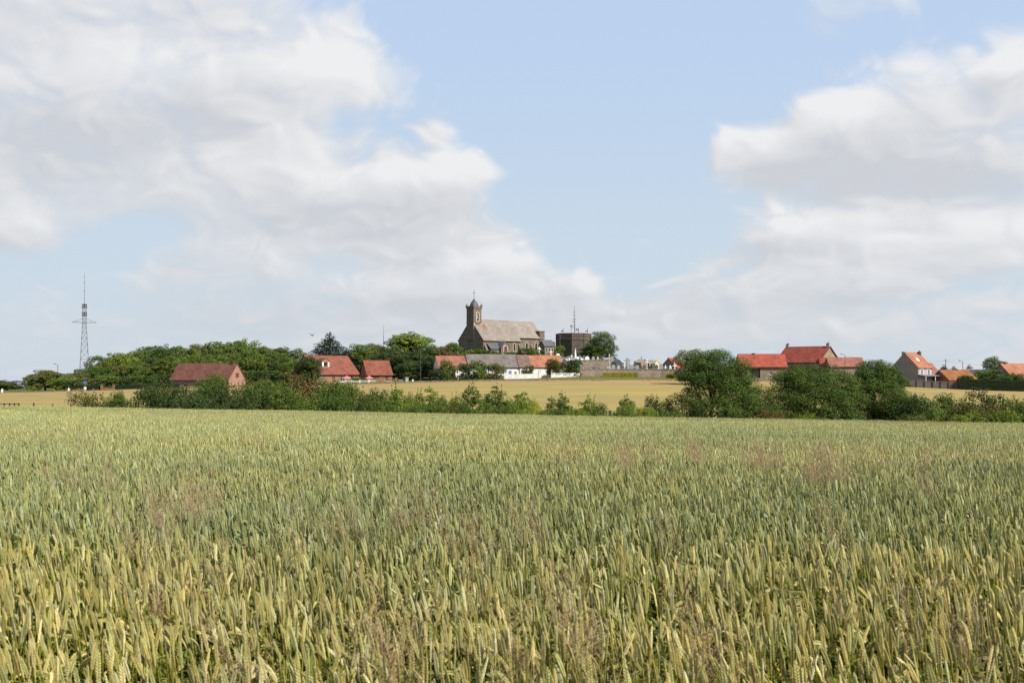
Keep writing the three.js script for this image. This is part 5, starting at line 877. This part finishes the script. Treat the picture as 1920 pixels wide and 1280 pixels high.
sculpted({ px: 1128, D: 402, seed: 31, leaf: 'deep', leaves: 12000, size: 0.36, trunk: 0.28, more: { clumps: 11 }, label: 'big dark green tree right of the octagonal tower', lobes: [[1129, 640, 22, 19], [1114, 652, 17, 15, 0.5], [1143, 654, 15, 14, 0.3], [1128, 662, 24, 13, 1], [1110, 667, 16, 9, 0.8], [1146, 668, 13, 9, 0.6]] }); tree({ px: 1112, top: 648, w: 44, D: 408, kind: 'round', leaf: 'dark', label: 'lower dark tree between octagonal tower and big cemetery tree' });
tree({ px: 1301, top: 656, w: 66, D: 300, kind: 'round', leaf: 'sage', label: 'grey-green tree behind the big leafy tree at right' });
for (const [px, top, w, D, kind, leaf, l] of [[1865, 669, 36, 352, 'tall', 'sage', 'thin pale tree left of the house at the right edge'], [1771, 683, 34, 362, 'conifer', 'conifer', 'dark conifer behind the low pink-roofed wing'], [1789, 686, 34, 364, 'conifer', 'conifer', 'dark conifer right of the wooden utility pole'], [1818, 683, 32, 366, 'conifer', 'yew', 'dark conifer right of the lamp above the amber shed'], [1865, 694, 80, 336, 'round', 'mid', 'broad green tree above the tall dark garden hedge'], [1812, 703, 26, 322, 'farbush', 'deep', 'bush in front of the amber shed roof'], [1905, 700, 60, 326, 'round', 'deep', 'dark tree below the house at the right edge'], [1702, 708, 26, 322, 'farbush', 'mid', 'bush at the left end of the timber fence']]) tree({ px, top, w, D, kind, leaf, label: l, name: kind === 'farbush' ? 'bush' : 'tree', cat: kind === 'farbush' ? 'bush' : 'tree' });
// the hedgerow along the dip
const HD = 112, bushRow = 'bushes of the hedgerow along the dip';
[[178, 734, 76, 'olive', 'bush', 'olive round bush standing alone left in the hedgerow'], [207, 741, 40, 'fresh', 'bush', 'small fresh green bush touching the olive round bush'], [228, 733, 44, 'deep', 'bush', 'dark bush right of the olive round bush'], [285, 721, 66, 'dark', 'bush', 'dark dense bush left of the gap in the hedgerow'], [304, 728, 44, 'dark', 'bush', 'dark bush at the left end of the long hedgerow']].forEach(([px, top, w, leaf, kind, l]) => tree({ px, top, w, D: HD, kind, leaf, name: 'bush', cat: 'bush', label: l, group: bushRow }));
[[340, 712, 76, 'dark'], [374, 712, 66, 'deep'], [404, 699, 40, 'mid'], [432, 716, 60, 'dark'], [462, 712, 70, 'deep'], [492, 707, 64, 'olive'], [520, 714, 64, 'deep'], [548, 702, 70, 'russet'], [580, 708, 66, 'olive'], [612, 710, 64, 'deep'], [640, 715, 60, 'mid'], [668, 722, 58, 'olive'], [690, 730, 50, 'dark'], [712, 732, 44, 'deep']].forEach(([px, top, w, leaf], i) => tree({ px, top, w: w * 1.08, D: HD + 4 * (i % 3) - 3, kind: 'bush', leaf, deep: 1.1, name: 'bush', cat: 'bush', label: `${nth[i]} bush from the left in the dense hedgerow before the red roofs`, group: bushRow }));
[[360, 738, 70, 'dark'], [450, 736, 70, 'dark'], [515, 726, 44, 'mid'], [570, 738, 64, 'mid'], [630, 740, 60, 'deep']].forEach(([px, top, w, leaf], i) => tree({ px, top, w: w * 1.1, D: HD - 7, kind: i === 2 ? 'sapling' : 'bush', leaf, name: 'bush', cat: 'bush', label: `${nth[i]} low bush from the left at the front of the dense hedgerow`, group: bushRow }));
[[742, 722, 46, 'fresh', 's'], [764, 738, 46, 'mid', 'b'], [786, 733, 40, 'fresh', 's'], [806, 728, 48, 'fresh', 's'], [828, 744, 52, 'mid', 'b'], [852, 738, 44, 'fresh', 's'], [866, 750, 40, 'olive', 'b'], [888, 720, 52, 'mid', 's'], [910, 742, 46, 'fresh', 'b'], [938, 724, 56, 'mid', 's'], [958, 744, 48, 'fresh', 'b'], [982, 736, 48, 'fresh', 's'], [1004, 750, 44, 'lime', 'b'], [1030, 746, 42, 'mid', 's'], [1060, 737, 40, 'mid', 's'], [1098, 742, 46, 'fresh', 's'], [1120, 756, 44, 'mid', 'b'], [1182, 744, 46, 'mid', 's'], [1164, 758, 40, 'fresh', 'b'], [1205, 762, 34, 'lime', 'b']].forEach(([px, top, w, leaf, k], i) => tree({ px, top, w: k === 's' ? w * 1.12 : w, D: HD - 4 + 3 * (i % 3), kind: k === 's' ? 'sapling' : 'bush', leaf, name: k === 's' ? 'sapling' : 'bush', cat: k === 's' ? 'sapling' : 'bush', label: `${nth[i]} plant from the left in the loose light green stretch of hedgerow`, group: bushRow }));
tree({ px: 1231, top: 743, w: 44, D: HD, kind: 'bush', leaf: 'dark', name: 'bush', cat: 'bush', label: 'left one of the twin round dark bushes', group: bushRow }); tree({ px: 1252, top: 740, w: 42, D: HD + 1, kind: 'bush', leaf: 'deep', name: 'bush', cat: 'bush', label: 'right one of the twin round dark bushes', group: bushRow }); tree({ px: 1228, top: 764, w: 46, D: HD - 5, kind: 'bush', leaf: 'fresh', name: 'bush', cat: 'bush', label: 'low light green bush under the twin round bushes', group: bushRow });
sculpted({ px: 1335, D: 113, seed: 21, leaf: 'deep', leaves: 76000, size: 0.13, trunk: 0.2, label: 'largest leafy tree of the hedgerow, hiding the scarlet barn end', lobes: [[1346, 687, 50, 34, 0], [1322, 706, 34, 28, 1], [1374, 708, 42, 30, -0.5], [1350, 722, 40, 22, 0.6], [1296, 706, 24, 22, 0.4], [1296, 748, 26, 28, 0.8], [1332, 768, 52, 26, 1.6], [1375, 742, 46, 36, 1.2], [1412, 758, 42, 30, 0.6], [1390, 785, 60, 24, 1.8], [1440, 778, 30, 22, 0.8], [1300, 785, 34, 20, 1.2]] });
sculpted({ px: 1528, D: 115, seed: 22, leaf: 'deep', leaves: 72000, size: 0.13, trunk: 0.2, label: 'broad dark round tree in front of the farmhouse', lobes: [[1520, 712, 62, 30, 0], [1476, 722, 36, 28, 0.8], [1566, 728, 46, 32, 0.4], [1528, 752, 66, 36, 1.6], [1588, 758, 30, 32, 0.2], [1470, 758, 36, 34, 0.9], [1500, 790, 70, 24, 1.6], [1576, 792, 46, 22, 1.2]] });
sculpted({ px: 1644, D: 117, seed: 23, leaf: 'deep', leaves: 52000, size: 0.13, trunk: 0.18, label: 'tall dark tree left of the grey gable house', lobes: [[1640, 704, 40, 29, 0], [1612, 722, 28, 30, 0.6], [1668, 722, 28, 32, 0.4], [1644, 750, 46, 34, 1.4], [1620, 785, 40, 26, 1.2], [1675, 775, 36, 30, 1.2]] });
[[1454, 768, 50, 'russet'], [1500, 774, 44, 'fresh'], [1608, 766, 50, 'mid'], [1690, 752, 56, 'fresh'], [1712, 740, 60, 'dark'], [1740, 748, 60, 'fresh'], [1765, 758, 56, 'mid'], [1786, 738, 64, 'deep'], [1818, 752, 60, 'olive'], [1848, 756, 56, 'russet'], [1866, 730, 84, 'dark'], [1895, 752, 62, 'olive'], [1880, 766, 60, 'fresh'], [1925, 746, 64, 'mid'], [1800, 772, 60, 'fresh'], [1725, 776, 60, 'mid']].forEach(([px, top, w, leaf], i) => tree({ px, top, w: w * 1.12, D: HD + (i < 2 || i > 13 ? -5 : 2 * (i % 4)), kind: 'bush', leaf, name: 'bush', cat: 'bush', label: `${nth[i]} bush from the left in the hedgerow below the right-hand houses`, group: bushRow }));

// undergrowth at the edge of the wood, and low growth that closes the hedgerow
[[140, 712], [172, 708], [204, 704], [236, 704], [268, 702], [300, 700], [345, 698], [385, 698], [425, 696], [470, 694], [505, 694], [540, 696]].forEach(([px, top], i) => tree({ px, top, w: 50, D: 352 + 5 * (i % 2), kind: 'farbush', leaf: ['dark', 'olive', 'mid', 'dark', 'deep'][i % 5], name: 'bush', cat: 'bush', label: `${nth[i]} bush from the left in the undergrowth at the foot of the wood`, group: 'undergrowth at the edge of the wood' }));
[[700, 748, 'mid'], [730, 752, 'deep'], [758, 752, 'fresh'], [782, 755, 'mid'], [815, 752, 'mid'], [842, 757, 'olive'], [880, 756, 'deep'], [922, 757, 'mid'], [948, 760, 'deep'], [975, 760, 'fresh'], [1018, 763, 'mid'], [1048, 764, 'deep'], [1080, 764, 'fresh'], [1110, 766, 'mid'], [1178, 768, 'mid'], [1200, 770, 'fresh'], [1260, 768, 'mid']].forEach(([px, top, leaf], i) => tree({ px, top, w: 46, D: HD - 8 + (i % 3), kind: 'bush', leaf, name: 'bush', cat: 'bush', label: `${nth[i]} low bush from the left under the loose stretch of hedgerow`, group: bushRow }));

// ---------- dry grass along the field margins ----------
{
  const g = fresh(), r = RNG(71);
  for (let i = 0; i < 26; i++) { const a = r() * 6.283, x = 0.16 * (r() - 0.5), z = 0.16 * (r() - 0.5), h = 0.3 + 0.4 * r(), l = 0.1 + 0.22 * r(), w = 0.008, dx = Math.cos(a), dz = Math.sin(a), k = 0.75 + 0.5 * r(); g.p.push(x - dz * w, 0, z + dx * w, x + dz * w, 0, z - dx * w, x + dx * l, h, z + dz * l); for (let j = 0; j < 3; j++) { g.n.push(dx, 0.3, dz); g.c.push(k, k * (0.92 + 0.1 * r()), k); } }
  const R = RNG(72), list = [];
  for (let i = 0; i < 5200; i++) { const D = i % 3 ? 99 + 22 * R() : lerp(323, 330, R()), px = -60 + 2040 * R(), X = AX(px, D), n = noise2(X * 0.2, D * 0.2); if (n < -0.15) continue; const s = (D > 200 ? 1.1 : 1.5) * (0.6 + 0.8 * R()); list.push([new THREE.Matrix4().compose(V(X, land(X, D), -D), new THREE.Quaternion().setFromEuler(new THREE.Euler(0, R() * 6.28, 0)), V(s * 1.3, s, s * 1.3)), R() < 0.6 ? [0.26, 0.2, 0.085] : [0.15, 0.17, 0.05]]); }
  const im = new THREE.InstancedMesh(geoOf(g), M.panicle, list.length); list.forEach(([m, c], i) => { im.setMatrixAt(i, m); im.setColorAt(i, new THREE.Color().setRGB(...c)); });
  im.name = 'dry_grass'; im.castShadow = im.receiveShadow = true; im.userData = { kind: 'stuff', label: 'rough dry grass along the margins of the ripe field', category: 'grass' }; scene.add(im);
}
renderer.render(scene, camera);
